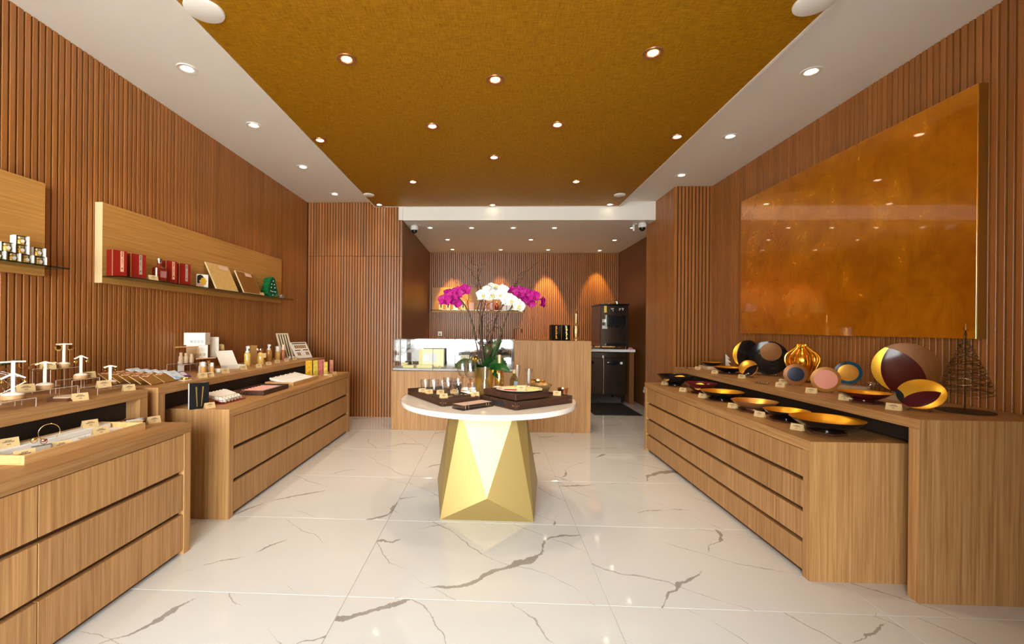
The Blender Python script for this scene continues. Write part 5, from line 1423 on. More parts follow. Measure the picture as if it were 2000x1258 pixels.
def flute(loc, label, h, frost):
    t = thing('champagne_flute', label, 'glass', loc, 0, 'champagne flutes on the table')
    MB().lathe([(0.004, h * 0.35), (0.012, h * 0.42), (0.030, h), (0.0285, h), (0.010, h * 0.44), (0.00001, h * 0.42)], 22, cap0=False, cap1=False).build('bowl', clear_glass, t)
    MB().lathe([(0.009, h * 0.42), (0.010, h * 0.9)], 12).build('pale_core', pbr('frosted_core', (0.80, 0.72, 0.62), 0.5), t)
    MB().ball((0, 0, h * 0.30), 0.012, 12, 7).build('bead', chrome, t)
    MB().lathe([(0.024, 0.0), (0.024, 0.003), (0.006, 0.010), (0.005, h * 0.28)], 20, cap1=False).build('foot', clear_glass, t)
flute((0.285, 3.43, ZT), 'flared champagne flute with silver bead right of clear bottle', 0.185, 0)
flute((0.205, 3.565, ZT), 'champagne flute half hidden behind the clear bottle', 0.20, 0)
def dish_bowl(loc, label, r_, h, mat, group):
    t = thing('metal_bowl', label, 'bowl', loc, 0, group)
    MB().lathe([(r_ * 0.35, 0.0), (r_ * 0.5, 0.003), (r_ * 0.85, h * 0.45), (r_, h), (r_ * 0.96, h), (r_ * 0.8, h * 0.5), (r_ * 0.4, h * 0.15), (0.00001, h * 0.12)], 32, cap1=False).build('bowl', mat, t)
    MB().ring((0, 0, h), r_ * 0.98, 0.0013, 'Z', 32, 5).build('rim', gold, t)
dish_bowl((0.350, 3.165, ZT + 0.0503), 'pale gold bowl on the right tray', 0.078, 0.055, pbr('sand_gold', (0.80, 0.56, 0.26), 0.25, 0.8), 'metal bowls on the table')
dish_bowl((0.345, 3.355, ZT), 'smaller gold bowl behind the pale gold bowl', 0.055, 0.110, gold, 'metal bowls on the table')
dish_bowl((0.503, 3.19, ZT + 0.0), 'little copper bowl at right edge of the tray', 0.038, 0.075, pbr('rose_gold', (0.75, 0.40, 0.28), 0.2, 1.0), 'metal bowls on the table')
t = thing('white_cup', 'small white cup with black dot before the gold bottle', 'cup', (0.045, 3.205, ZT))
MB().lathe([(0.016, 0.0), (0.020, 0.006), (0.024, 0.080), (0.022, 0.080), (0.018, 0.010), (0.00001, 0.009)], 20, cap1=False).build('cup', white_gloss, t)
t = thing('black_case', 'small black lidded case behind the oval dish', 'case', (0.222, 3.365, ZT), rad(10))
MB().rbox(-0.05, -0.03, 0, 0.05, 0.03, 0.06, 0.003).build('case_body', black_gloss, t)
MB().rbox(-0.05, -0.03, 0.0605, 0.05, 0.03, 0.066, 0.002).build('case_lid', paper_white, t)
for k, (x, y, z, a, s) in enumerate([(-0.478, 3.125, ZA, 30, 'at left corner of the glass tray'), (-0.425, 3.075, ZA, 30, 'before the wide gold-based tumbler'), (-0.345, 3.06, ZA, 30, 'behind the nearest goblet'), (-0.305, 2.895, ZA, 25, 'at near corner of the glass tray'),
                                     (-0.255, 3.105, ZA, 20, 'between the two goblets'), (-0.105, 2.985, ZA, 20, 'right of the tall wine glass'), (-0.040, 3.13, ZT, 10, 'before the waisted vase'), (0.015, 3.14, ZT, 10, 'before the small white cup'),
                                     (0.225, 3.16, ZT + 0.044, -10, 'behind the speckled oval dish'), (0.445, 3.055, ZT + 0.044, -14, 'at right end of the handled tray')]):
    card((x, y, z), a, s, 0.82)

# ------------------------------------------------------------------ orchids
OX, OY = -0.052, 3.40
t = thing('planter', 'tapered gold planter holding orchids on the table', 'planter', (OX, OY, ZT))
MB().lathe([(0.055, 0.0), (0.058, 0.004), (0.082, 0.195), (0.084, 0.202), (0.078, 0.202), (0.074, 0.185), (0.00001, 0.18)], 36, cap1=False).build('pot', pbr('planter_gold', (0.72, 0.48, 0.10), 0.28, 0.9), t)
MB().lathe([(0.00001, 0.192), (0.05, 0.190), (0.074, 0.184)], 20, cap0=False, cap1=False).build('moss', pbr('moss', (0.10, 0.09, 0.03), 0.9, noise=0.5, nscale=60, bump=1.0), t)

def petal(L, W, cup, ang, z=0.0, ruffle=0.0):
    """rounded petal pointing up in the XZ plane, facing -Y, rotated by ang about Y"""
    m = MB(); n, k = 9, 5
    for i in range(k + 1):
        v_ = i / k
        w = W * math.sin(math.pi * min(1, (0.06 + 0.90 * v_ ** 0.8))) ** 0.62
        for j in range(n):
            u = -1 + 2 * j / (n - 1)
            x = u * w / 2
            zz = L * v_ - 0.12 * L * (u ** 2) * v_
            y = -cup * (u ** 2) * L - 0.18 * cup * L * math.sin(v_ * 3.0) + ruffle * math.sin(u * 7 + v_ * 5) * v_
            m.v.append((x, y + z, zz))
    for i in range(k):
        for j in range(n - 1):
            a = i * n + j
            m.f.append((a, a + 1, a + n + 1, a + n))
    m.smooth = True
    return m.xf(RY(ang))
def bloom_meshes(mat, lipmat, s):
    m = MB(); m.smooth = True
    for (L_, W_, a, z) in ((0.052, 0.044, 0, 0.003), (0.050, 0.040, 128, 0.003), (0.050, 0.040, -128, 0.003), (0.054, 0.066, 74, -0.002), (0.054, 0.066, -74, -0.002)):
        p = petal(L_ * s, W_ * s, 0.16, a, z * s, 0.0012)
        m.add(p.v, p.f)
    l = MB(); l.smooth = True
    for (L_, W_, a, z) in ((0.022, 0.016, 180, -0.010), (0.014, 0.012, 130, -0.008), (0.014, 0.012, -130, -0.008)):
        p = petal(L_ * s, W_ * s, 0.5, a, z * s)
        l.add(p.v, p.f)
    l.ball((0, -0.010 * s, 0.002 * s), 0.005 * s, 8, 5)
    return m.mesh('petals', mat), l.mesh('lip', lipmat)
def petal_mat(name, c1, c2):
    m, nt, b = _new(name)
    N, L = nt.nodes.new, nt.links.new
    tc = N('ShaderNodeTexCoord'); nz = N('ShaderNodeTexNoise'); nz.inputs['Scale'].default_value = 70; nz.inputs['Detail'].default_value = 3
    L(tc.outputs['Object'], nz.inputs['Vector'])
    mx = N('ShaderNodeMix'); mx.data_type = 'RGBA'; mx.inputs[6].default_value = (*c1, 1); mx.inputs[7].default_value = (*c2, 1)
    L(nz.outputs['Fac'], mx.inputs[0]); L(mx.outputs[2], b.inputs['Base Color'])
    b.inputs['Roughness'].default_value = 0.55; b.inputs['Subsurface Weight'].default_value = 0.0
    b.inputs['Specular IOR Level'].default_value = 0.25
    return m
BL_M = bloom_meshes(petal_mat('magenta_petal', (0.27, 0.001, 0.125), (0.42, 0.003, 0.215)), pbr('magenta_lip', (0.30, 0.01, 0.10), 0.5), 1.0)
BL_W = bloom_meshes(petal_mat('white_petal', (0.64, 0.63, 0.59), (0.70, 0.69, 0.66)), pbr('yellow_lip', (0.80, 0.62, 0.18), 0.5), 1.08)
stem_mat = pbr('orchid_stem', (0.045, 0.034, 0.015), 0.6)
leaf_mat_ = pbr('orchid_leaf', (0.012, 0.065, 0.012), 0.28, noise=0.25, nscale=14)
def smooth_path(pts, n=6):
    out = []
    P = [Vector(p) for p in pts]
    P = [P[0]] + P + [P[-1]]
    for i in range(1, len(P) - 2):
        for k in range(n):
            s = k / n
            a, b, c, d = P[i - 1], P[i], P[i + 1], P[i + 2]
            out.append(0.5 * ((2 * b) + (c - a) * s + (2 * a - 5 * b + 4 * c - d) * s * s + (3 * b - a - 3 * c + d) * s ** 3))
    out.append(P[-2])
    return out
def orchid(label, base, path, blooms, meshes, leaves):
    t = thing('orchid', label, 'orchid', base, 0, 'orchids in the gold planter')
    B_ = Vector(base)
    sp = smooth_path([Vector(p) - B_ for p in path])
    MB().tube(sp, [0.0062 - 0.0032 * i / len(sp) for i in range(len(sp))], 7).build('stem', stem_mat, t)
    for (p, ang, pit, rol) in blooms:
        o = inst('bloom', meshes[0], t, tuple(Vector(p) - B_))
        o.rotation_euler = Euler((rad(pit), rad(rol), rad(ang)), 'XYZ')
        inst('lip', meshes[1], o)
    for (a, L_, W_, droop, up) in leaves:
        m = MB(); m.smooth = True; n = 5; k = 8
        for i in range(k + 1):
            s = i / k
            w = W_ * math.sin(math.pi * (0.10 + 0.86 * s)) ** 0.7
            for j in range(n):
                u = -1 + 2 * j / (n - 1)
                m.v.append((L_ * s * math.cos(rad(droop * s)), u * w / 2, up * math.sin(math.pi * 0.55 * s) + 0.010 * u * u - L_ * 0.5 * math.sin(rad(droop * s)) * s))
        for i in range(k):
            for j in range(n - 1):
                q = i * n + j
                m.f.append((q, q + 1, q + n + 1, q + n))
        M_ = RZ(a)
        if abs(math.cos(rad(a))) > 0.75:
            M_ = RX(48) @ M_
        m.xf(M_).build('leaf', leaf_mat_, t)
orchid('orchid with magenta blooms arching to the left', (OX - 0.025, OY, ZT + 0.185),
       [(OX - 0.025, OY, ZT + 0.19), (-0.122, 3.370, 1.148), (-0.153, 3.350, 1.293), (-0.210, 3.330, 1.406), (-0.273, 3.310, 1.461), (-0.348, 3.300, 1.457)],
       [((-0.344, 3.270, 1.421), 12, -6, 4), ((-0.290, 3.290, 1.456), 10, -4, -6), ((-0.254, 3.300, 1.480), 0, 2, 8), ((-0.198, 3.310, 1.500), -14, 6, -8), ((-0.267, 3.330, 1.414), 20, 16, 30), ((-0.316, 3.320, 1.466), 30, -10, 14)],
       BL_M, [(186, 0.21, 0.115, 22, 0.085), (240, 0.18, 0.075, 20, 0.05), (205, 0.16, 0.09, 50, 0.12)])
orchid('orchid with white blooms in the middle', (OX, OY - 0.015, ZT + 0.185),
       [(OX, OY - 0.015, ZT + 0.19), (-0.076, 3.370, 1.149), (-0.085, 3.360, 1.332), (-0.063, 3.340, 1.453), (0.020, 3.320, 1.505), (0.118, 3.300, 1.459), (0.192, 3.290, 1.392)],
       [((-0.061, 3.270, 1.460), -4, -4, 2), ((0.005, 3.300, 1.462), 6, 2, -10), ((0.061, 3.280, 1.461), 10, -4, 6), ((0.020, 3.330, 1.521), 30, -50, 10), ((0.073, 3.320, 1.498), -12, -18, 0), ((0.109, 3.270, 1.435), 6, 2, -8), ((0.138, 3.250, 1.419), 14, -2, 4), ((0.190, 3.260, 1.383), 24, 6, 10), ((-0.025, 3.320, 1.490), -20, -14, 20)],
       BL_W, [(300, 0.18, 0.07, 15, 0.11), (80, 0.18, 0.08, 5, 0.17), (325, 0.22, 0.075, 0, 0.14)])
orchid('orchid with magenta blooms arching to the right', (OX + 0.03, OY, ZT + 0.185),
       [(OX + 0.03, OY, ZT + 0.19), (0.066, 3.380, 1.169), (0.114, 3.390, 1.312), (0.167, 3.390, 1.412), (0.235, 3.380, 1.481), (0.317, 3.360, 1.472), (0.376, 3.350, 1.419)],
       [((0.152, 3.400, 1.493), -10, 6, 6), ((0.204, 3.370, 1.491), -2, 0, -6), ((0.252, 3.360, 1.479), 6, -4, 8), ((0.307, 3.340, 1.459), 10, 0, -4), ((0.372, 3.340, 1.414), 62, 0, 10), ((0.283, 3.400, 1.421), 0, 30, 30), ((0.214, 3.410, 1.436), -10, 30, -20)],
       BL_M, [(335, 0.20, 0.10, 62, 0.03), (15, 0.18, 0.09, 40, 0.07), (60, 0.22, 0.08, 0, 0.21)])
twig = pbr('willow_bark', (0.055, 0.022, 0.012), 0.7)
def branch(path, r0, seed, label, side=3):
    r = random.Random(seed)
    t = thing('willow_branch', label, 'branch', (OX, OY, ZT + 0.19), 0, 'curly willow branches')
    B_ = Vector((OX, OY, ZT + 0.19))
    def wig(pts, amp):
        q = [Vector(p) for p in pts]; o = []
        for i in range(len(q) - 1):
            for k in range(4):
                s = k / 4
                o.append(q[i].lerp(q[i + 1], s) + Vector((r.gauss(0, amp), r.gauss(0, amp), r.gauss(0, amp * 0.5))) * (1 if i + k else 0))
        o.append(q[-1])
        return smooth_path(o, 3)
    r0 *= 1.5
    main = wig([Vector(p) - B_ for p in path], 0.011)
    MB().tube(main, [r0 * (1 - 0.8 * i / len(main)) for i in range(len(main))], 5).build('twig', twig, t)
    for k in range(side):
        i = int(len(main) * r.uniform(0.25, 0.85)); p = main[i]
        d = Vector((r.uniform(-1, 1), r.uniform(-0.5, 0.5), r.uniform(0.3, 1.0))).normalized() * r.uniform(0.10, 0.2)
        sub = wig([p, p + d * 0.5, p + d], 0.009)
        MB().tube(sub, [r0 * 0.42 * (1 - 0.7 * j / len(sub)) for j in range(len(sub))], 4).build('twig', twig, t)
_b0 = (OX, OY, ZT + 0.19)
branch([_b0, (-0.093, 3.420, 1.225), (-0.049, 3.440, 1.421), (-0.121, 3.460, 1.599), (-0.218, 3.470, 1.738)], 0.0042, 1, 'curly willow branch rising highest on the left', 4)
branch([_b0, (-0.067, 3.450, 1.304), (-0.094, 3.480, 1.542), (-0.115, 3.500, 1.703), (-0.164, 3.500, 1.790)], 0.0036, 2, 'curly willow branch rising behind the white blooms', 4)
branch([_b0, (0.008, 3.450, 1.226), (0.116, 3.480, 1.464), (0.234, 3.500, 1.644), (0.398, 3.500, 1.759)], 0.0040, 3, 'curly willow branch leaning farthest right', 5)
branch([_b0, (-0.019, 3.470, 1.186), (0.058, 3.500, 1.385), (0.187, 3.500, 1.592), (0.273, 3.500, 1.704)], 0.0032, 4, 'curly willow branch leaning right behind blooms', 4)
branch([_b0, (-0.115, 3.380, 1.187), (-0.175, 3.400, 1.379), (-0.216, 3.420, 1.516), (-0.317, 3.440, 1.615)], 0.0030, 5, 'curly willow branch leaning left above magenta blooms', 3)
branch([_b0, (-0.037, 3.360, 1.150), (-0.008, 3.350, 1.283), (0.094, 3.350, 1.379), (0.150, 3.360, 1.475)], 0.0028, 6, 'short curly willow branch in front of the right stem', 3)
branch([_b0, (-0.206, 3.320, 0.998), (-0.275, 3.250, 0.920)], 0.0022, 8, 'thin willow twig hanging down left of planter', 0)

# ------------------------------------------------------------------ right side: lacquer ware
lac_black = pbr('black_lacquer', (0.006, 0.005, 0.006), 0.16)
lac_maroon = pbr('maroon_lacquer', (0.075, 0.006, 0.008), 0.18)
gold_in = pbr('gold_bowl_interior', (0.90, 0.45, 0.03), 0.34, 0.85)
copper_in = pbr('copper_gold_interior', (0.80, 0.42, 0.10), 0.32, 0.85)
copper_out = pbr('copper_lacquer', (0.36, 0.16, 0.07), 0.3, 0.5)
stand_dark = pbr('dark_stand', (0.06, 0.018, 0.010), 0.25)
def lac_bowl(loc, label, r_, h, out, inn, deep=False, spots=None, z_stand=True, group='lacquer bowls on the right cabinet', hexa=False):
    t = thing('lacquer_bowl', label, 'bowl', loc, 0, group)
    f = r_ * 0.36
    prof = [(f, 0.0), (f, h * 0.10)] + [(f + (r_ - f) * (s ** (0.8 if deep else 0.62)), h * (0.12 + 0.88 * s ** 1.15)) for s in (0.12, 0.3, 0.5, 0.72, 0.9, 1.0)]
    MB().lathe(prof, 40, cap1=False).build('outside', out, t)
    ip = [(max(0.0, r - 0.004), z + 0.003) for r, z in prof[2:]]
    ip[-1] = (r_ - 0.0015, prof[-1][1] + 0.0004)
    MB().lathe([(0.00001, ip[0][1])] + ip, 40, cap0=False, cap1=False).build('inside', inn, t)
    if spots:
        for (a, zz, s, mt) in spots:
            q = [p for p in prof]
            k = min(range(2, len(q)), key=lambda i: abs(q[i][1] - zz))
            rr = q[k][0]
            MB().lathe([(0.00001, 0.002), (s * 0.8, 0.001), (s, -0.001)], 18, cap0=False, cap1=False).xf(TR((rr * math.cos(rad(a)), rr * math.sin(rad(a)), zz)) @ RZ(a) @ RY(52 if deep else 40) @ Matrix.Scale(0.7, 4, (1, 0, 0))).build('gold_spot', mt, t)
    return t
def slab(loc, label, rx, ry, h, rz, mat, sides=6):
    t = thing('display_stand', label, 'stand', loc, rad(rz), 'low stands under the lacquer ware')
    if sides == 4:
        MB().rbox(-rx, -ry, 0, rx, ry, h, 0.0015).build('stand_block', mat, t)
    else:
        pts = [(rx * math.cos(rad(60 * k)), ry * math.sin(rad(60 * k))) for k in range(6)]
        MB().prism(pts, 0, h).build('stand_block', mat, t)
    return t
ZLR, ZUR = 0.683, 0.828
black_in = pattern('black_bowl_interior', ((0.006, 0.005, 0.006), 0, 0.15), [(((0.95, 0.52, 0.045), 0.85, 0.3), [('in', 0.05, 0.05, 0.07)])], axes=(0, 1))
maroon_in = pattern('maroon_bowl_interior', ((0.10, 0.008, 0.010), 0, 0.18), [(((0.95, 0.52, 0.045), 0.85, 0.3), [('in', 0.02, 0.05, 0.055)])], axes=(0, 1))
for (x, y, r_, h, out, inn, deep, spots, lab, st) in [
    (1.772, 4.43, 0.158, 0.094, lac_black, black_in, True, [(215, 0.06, 0.030, copper_in)], 'deep black lacquer bowl farthest along the right cabinet', (0.10, 0.07, 0.006)),
    (1.79, 3.935, 0.128, 0.080, lac_maroon, maroon_in, True, [(232, 0.045, 0.026, copper_in)], 'maroon lacquer bowl with gold spots on the right cabinet', (0.12, 0.08, 0.006)),
    (1.785, 3.565, 0.153, 0.060, lac_black, gold_in, False, None, 'black bowl with bright gold inside, third from the far end', (0.14, 0.10, 0.008)),
    (1.77, 3.11, 0.139, 0.058, copper_out, copper_in, False, None, 'copper-coloured bowl with pale gold inside on dark stand', (0.13, 0.10, 0.010)),
    (1.785, 2.805, 0.123, 0.052, lac_black, gold_in, False, None, 'black bowl with gold inside, second nearest on cabinet', (0.12, 0.09, 0.010)),
    (1.79, 2.485, 0.168, 0.062, lac_black, gold_in, False, None, 'largest gold-lined black bowl at near end of cabinet', (0.115, 0.085, 0.014))]:
    slab((x, y, ZLR), 'thin dark stand under the ' + {4.43: 'deep black bowl at far end', 3.935: 'maroon bowl with gold spots', 3.565: 'third bowl from the far end', 3.11: 'copper-coloured bowl', 2.805: 'second nearest cabinet bowl', 2.485: 'largest gold-lined bowl'}[y], st[0], st[1], st[2], 70, stand_dark)
    lac_bowl((x, y, ZLR + st[2] + 0.0002), lab, r_, h, out, inn, deep, spots)
for k, (p, s) in enumerate([((1.683, 4.452, 0.683), 'before the deep black bowl'), ((1.670, 3.999, 0.683), 'before the maroon bowl'), ((1.680, 3.658, 0.683), 'before the third bowl with bright gold inside'), ((1.677, 3.204, 0.683), 'before the copper-coloured bowl'), ((1.685, 2.901, 0.683), 'before the second nearest gold bowl'), ((1.671, 2.534, 0.683), 'before the largest gold-lined bowl')]):
    card(p, -58, s + ' on right cabinet', 0.95)

# upper bench: bowls, plates, lamp
def plate(loc, label, r_, rz, tilt, mat, depth=0.018, back=lac_black, stand=True):
    t = thing('lacquer_plate', label, 'plate', loc, rad(rz), 'display plates on the right bench')
    M = TR((0, 0.0, 0.006)) @ RX(-tilt) @ TR((0, 0, r_))
    prof = [(0.00001, 0.0), (r_ * 0.45, 0.001), (r_ * 0.8, depth * 0.45), (r_, depth)]
    o = MB().lathe(prof, 48, cap0=False, cap1=False).xf(RX(90)).build('face', mat, t)
    o.matrix_local = M
    o2 = MB().lathe([(0.00001, -0.004), (r_ * 0.45, -0.0035), (r_ * 0.8, depth * 0.45 - 0.004), (r_, depth)], 48, cap0=False, cap1=False).xf(RX(90)).build('back', back, t)
    o2.matrix_local = M
    if stand:
        s = MB()
        for x in (-r_ * 0.42, r_ * 0.42):
            s.box(x - 0.002, -0.030, 0.0, x + 0.002, r_ * 0.75, 0.005)
            s.box(x - 0.002, -0.030, 0.005, x + 0.002, -0.026, 0.022)
            s.tube([(x, r_ * 0.62, 0.004), (x, 0.012 + r_ * math.sin(rad(tilt)) * 1.15, r_ * 1.1 * math.cos(rad(tilt)))], 0.002, 5)
        s.box(-r_ * 0.42, r_ * 0.70, 0.0, r_ * 0.42, r_ * 0.75, 0.005)
        s.build('plate_stand', acrylic, t)
    return t
GLD = ((0.90, 0.50, 0.05), 0.85, 0.3)
BRZ = ((0.17, 0.062, 0.010), 0.25, 0.42)
BLK = ((0.006, 0.005, 0.006), 0.0, 0.14)
MAR = ((0.060, 0.004, 0.006), 0.0, 0.14)
pA = pattern('plate_black_gold_edge', BLK, [(GLD, [('out', 0.115, 0.0, 0.212)]), (BRZ, [('out', -0.10, -0.09, 0.25)])])
pB = pattern('plate_gold_leaf_black', BLK, [(((0.62, 0.28, 0.03), 0.7, 0.35), [('out', 0.055, -0.055, 0.088)]), (((0.62, 0.28, 0.03), 0.7, 0.35), [('out', -0.06, 0.03, 0.125)])])
pC = pattern('plate_black_bronze_disc', BLK, [(BRZ, [('in', 0.018, 0.058, 0.080)])])
pD = pattern('plate_navy_centre', ((0.22, 0.080, 0.020), 0.3, 0.4), [(((0.010, 0.014, 0.035), 0, 0.35), [('in', 0, 0, 0.052)])])
pE = pattern('plate_pink_centre', ((0.26, 0.11, 0.02), 0.35, 0.4), [(((0.56, 0.22, 0.155), 0, 0.55), [('in', 0, 0, 0.062)])])
pF = pattern('plate_blue_rim', ((0.004, 0.055, 0.10), 0.0, 0.3), [(((0.62, 0.32, 0.06), 0.7, 0.3), [('in', 0, 0, 0.058)]), (((0.015, 0.018, 0.022), 0, 0.3), [('out', 0.0, 0.0, 0.058), ('in', -0.06, 0.02, 0.07)])])
pG = pattern('plate_maroon_gold', MAR, [(GLD, [('out', 0.115, 0.0, 0.222)]), (BRZ, [('out', -0.120, -0.09, 0.212)])])
pH = pattern('plate_maroon_small', MAR, [(GLD, [('out', 0.035, -0.075, 0.105)]), (((0.012, 0.012, 0.014), 0, 0.2), [('in', -0.115, -0.03, 0.055)]), (GLD, [('out', -0.055, 0.035, 0.125)])])
pale_block = wood('pale_block', (0.52, 0.36, 0.22), (0.66, 0.50, 0.33), 'Y')
slab((2.22, 4.665, ZUR), 'pale wood block under the far shallow black bowl', 0.075, 0.10, 0.030, 0, pale_block, 4)
lac_bowl((2.235, 4.665, ZUR + 0.0302), 'shallow black bowl with gold centre at far end of bench', 0.105, 0.036, lac_black, gold_in, group='bowls on the right bench')
slab((2.445, 4.43, ZUR), 'pale wood block under the tall black and gold plate', 0.085, 0.13, 0.030, 0, pale_block, 4)
plate((2.45, 4.44, ZUR + 0.0302), 'tall black plate with gold crescent on wood block', 0.132, -52, 14, pA)
t = thing('tree_cutout', 'small silver cut-out fir tree between far bowls', 'ornament', (2.36, 4.655, ZUR), rad(-40))
h2 = [(0.0, 0.155), (0.045, 0.105), (0.022, 0.108), (0.055, 0.065), (0.026, 0.068), (0.060, 0.022), (0.020, 0.028), (0.022, 0.0), (0.0, 0.0)]
MB().prism(h2[::-1], 0.0, 0.003).xf(RX(90)).build('half_tree', pbr('pale_silver', (0.85, 0.78, 0.66), 0.25, 0.7), t)
MB().prism([(-x * 0.9, z) for x, z in h2], 0.0, 0.003).xf(RZ(70) @ RX(90)).build('half_tree', pbr('dark_silver', (0.20, 0.13, 0.09), 0.3, 0.7), t)
MB().prism([(0.03 * math.cos(rad(60 * k)), 0.03 * math.sin(rad(60 * k))) for k in range(6)], 0.0, 0.002).build('base_plate', pbr('pale_silver', (0.85, 0.78, 0.66), 0.25, 0.7), t)
slab((2.165, 4.20, ZUR), 'dark hexagonal stand under the middle black bowl', 0.12, 0.085, 0.012, 70, stand_dark)
lac_bowl((2.165, 4.20, ZUR + 0.0122), 'shallow black bowl with gold inside, middle of bench', 0.135, 0.045, lac_black, gold_in, group='bowls on the right bench')
plate((2.15, 3.875, ZUR), 'small black and copper plate before the big black plate', 0.070, -40, 24, pB)
plate((2.40, 4.02, ZUR), 'big black plate with bronze disc near its top', 0.150, -34, 16, pC)
t = thing('gold_lamp', 'gold ribbed lantern vase standing behind the navy plate', 'vase', (2.42, 3.62, ZUR))
gm = pbr('lantern_gold', (1.0, 0.56, 0.07), 0.20, 1.0)
MB().lathe([(0.045, 0.0), (0.05, 0.006), (0.048, 0.012), (0.066, 0.07), (0.084, 0.12), (0.094, 0.160), (0.090, 0.190), (0.070, 0.222), (0.044, 0.248), (0.030, 0.268), (0.028, 0.285), (0.031, 0.292)], 32).build('body', gm, t)
rib_m = MB().tube(smooth_path([(0.052, 0, 0.006), (0.070, 0, 0.05), (0.098, 0, 0.115), (0.114, 0, 0.165), (0.104, 0, 0.208), (0.066, 0, 0.243), (0.036, 0, 0.270), (0.030, 0, 0.288)], 4), 0.0042, 6).mesh('rib', gm)
for k in range(22):
    inst('rib', rib_m, t, (0, 0, 0), 2 * math.pi * k / 22)
plate((2.19, 3.345, ZUR), 'round navy plate with copper rim before the gold lantern', 0.075, -42, 10, pD, 0.008, pbr('copper_back', (0.40, 0.17, 0.05), 0.4, 0.5))
plate((2.14, 2.985, ZUR), 'round salmon pink plate with gold rim', 0.080, -45, 14, pE, 0.008, pbr('copper_back', (0.40, 0.17, 0.05), 0.4, 0.5))
slab((2.43, 3.185, ZUR), 'pale wood block under the blue-rimmed plate', 0.07, 0.10, 0.028, 0, pale_block, 4)
plate((2.43, 3.185, ZUR + 0.0282), 'round bronze plate with blue rim on wood block', 0.078, -50, 14, pF, 0.010)
t = thing('crystal_flower', 'small twisted metal and crystal flower ornament', 'ornament', (2.44, 2.985, ZUR))
r = random.Random(4); m = MB()
for k in range(14):
    a = r.uniform(0, 6.28); q = r.uniform(0.02, 0.045)
    m.tube([(0, 0, 0.035), (q * math.cos(a) * 0.6, q * math.sin(a) * 0.6, 0.05 + r.uniform(-0.01, 0.02)), (q * math.cos(a), q * math.sin(a), 0.045 + r.uniform(-0.02, 0.03))], [0.002, 0.007, 0.002], 6)
m.tube([(0, 0, 0.0), (0, 0, 0.04)], 0.003, 6)
m.build('petals', pbr('antique_silver', (0.55, 0.42, 0.30), 0.25, 0.9), t)
slab((2.40, 2.73, ZUR), 'pale wood block under the big maroon plate', 0.085, 0.125, 0.028, 0, pale_block, 4)
plate((2.41, 2.735, ZUR + 0.0282), 'big maroon plate with gold and bronze segments', 0.150, -44, 14, pG)
slab((2.10, 2.635, ZUR), 'dark hexagonal stand under the nearest bench bowl', 0.115, 0.08, 0.010, 70, stand_dark)
lac_bowl((2.10, 2.635, ZUR + 0.0102), 'shallow maroon bowl with gold inside at near end', 0.122, 0.045, lac_maroon, gold_in, group='bowls on the right bench')
plate((2.135, 2.345, ZUR), 'maroon and gold plate lying back on clear stand, nearest', 0.093, -50, 42, pH, 0.012)
def clear_tray(loc, label):
    t = thing('clear_tray', label, 'tray', loc, rad(-70), 'clear trays with trinkets')
    MB().lathe([(0.00001, 0.002), (0.06, 0.002), (0.075, 0.010)], 28, sy=0.6, cap0=False, cap1=False).build('dish', acrylic, t)
    r = random.Random(hash(label) % 97); m = MB()
    m.ring((0, 0, 0.007), 0.045, 0.003, 'Z', 24, 5, sq=0.55).ring((0.01, 0, 0.010), 0.030, 0.003, 'Z', 24, 5, sq=0.5)
    m.build('chain', pbr('silver_chain', (0.72, 0.68, 0.62), 0.15, 1.0), t)
clear_tray((1.995, 4.60, ZUR), 'clear dish with silver chain at far corner of bench')
clear_tray((2.015, 3.43, ZUR), 'clear dish with silver chain left of navy plate')
t = thing('wire_tree', 'dark wire Christmas tree on round plate at bench end', 'ornament', (2.37, 2.36, ZUR))
MB().lathe([(0.105, 0.0), (0.108, 0.002), (0.106, 0.005)], 36).build('base_plate', pbr('bronze_plate', (0.05, 0.035, 0.02), 0.45, 0.5), t)
wm = pbr('bronze_wire', (0.13, 0.085, 0.035), 0.35, 0.9)
m = MB()
m.tube([(0, 0, 0.003), (0, 0, 0.40)], 0.003, 6)
m.build('trunk', wm, t)
r = random.Random(9); m = MB()
for k in range(40):
    s = k / 39
    z = 0.09 + 0.27 * s
    R_ = 0.098 * (1 - s) ** 0.85 + 0.008
    ph = r.uniform(0, 6.28); e = r.uniform(0.82, 1.05)
    pts = []
    for i in range(15):
        a = ph + 2 * math.pi * i / 14
        pts.append((R_ * e * math.cos(a) + r.gauss(0, 0.003), R_ * math.sin(a) + r.gauss(0, 0.003), z + 0.010 * math.sin(2 * a + ph) + r.gauss(0, 0.002)))
    pts[-1] = pts[0]
    m.tube(pts, 0.0011, 4, caps=False)
o = m.build('wire_coils', wm, t); o['kind'] = 'stuff'
m = MB()
for k in range(5):
    a = rad(90 + 72 * k)
    m.tube([(0, 0, 0.405), (0.035 * math.cos(a), 0.02 * math.cos(a), 0.405 + 0.035 * math.sin(a))], [0.0018, 0.0008], 5)
m.build('star', wm, t)
for k, (p, s, sc) in enumerate([((2.040, 4.544, 0.828), 'before the far pale wood block', 0.85), ((2.012, 4.149, 0.828), 'before the middle black bowl', 0.85), ((2.055, 3.789, 0.828), 'before the small black and copper plate', 0.85), ((2.025, 3.248, 0.828), 'left of the navy plate, front', 0.9), ((2.183, 3.467, 0.828), 'left of the navy plate, rear', 0.9),
                               ((2.035, 2.955, 0.828), 'left of the salmon pink plate', 0.95), ((2.030, 2.674, 0.828), 'before the nearest bench bowl', 0.95), ((2.038, 2.372, 0.828), 'before the maroon plate lying back', 0.95)]):
    card(p, -56, s + ' on right bench', sc)

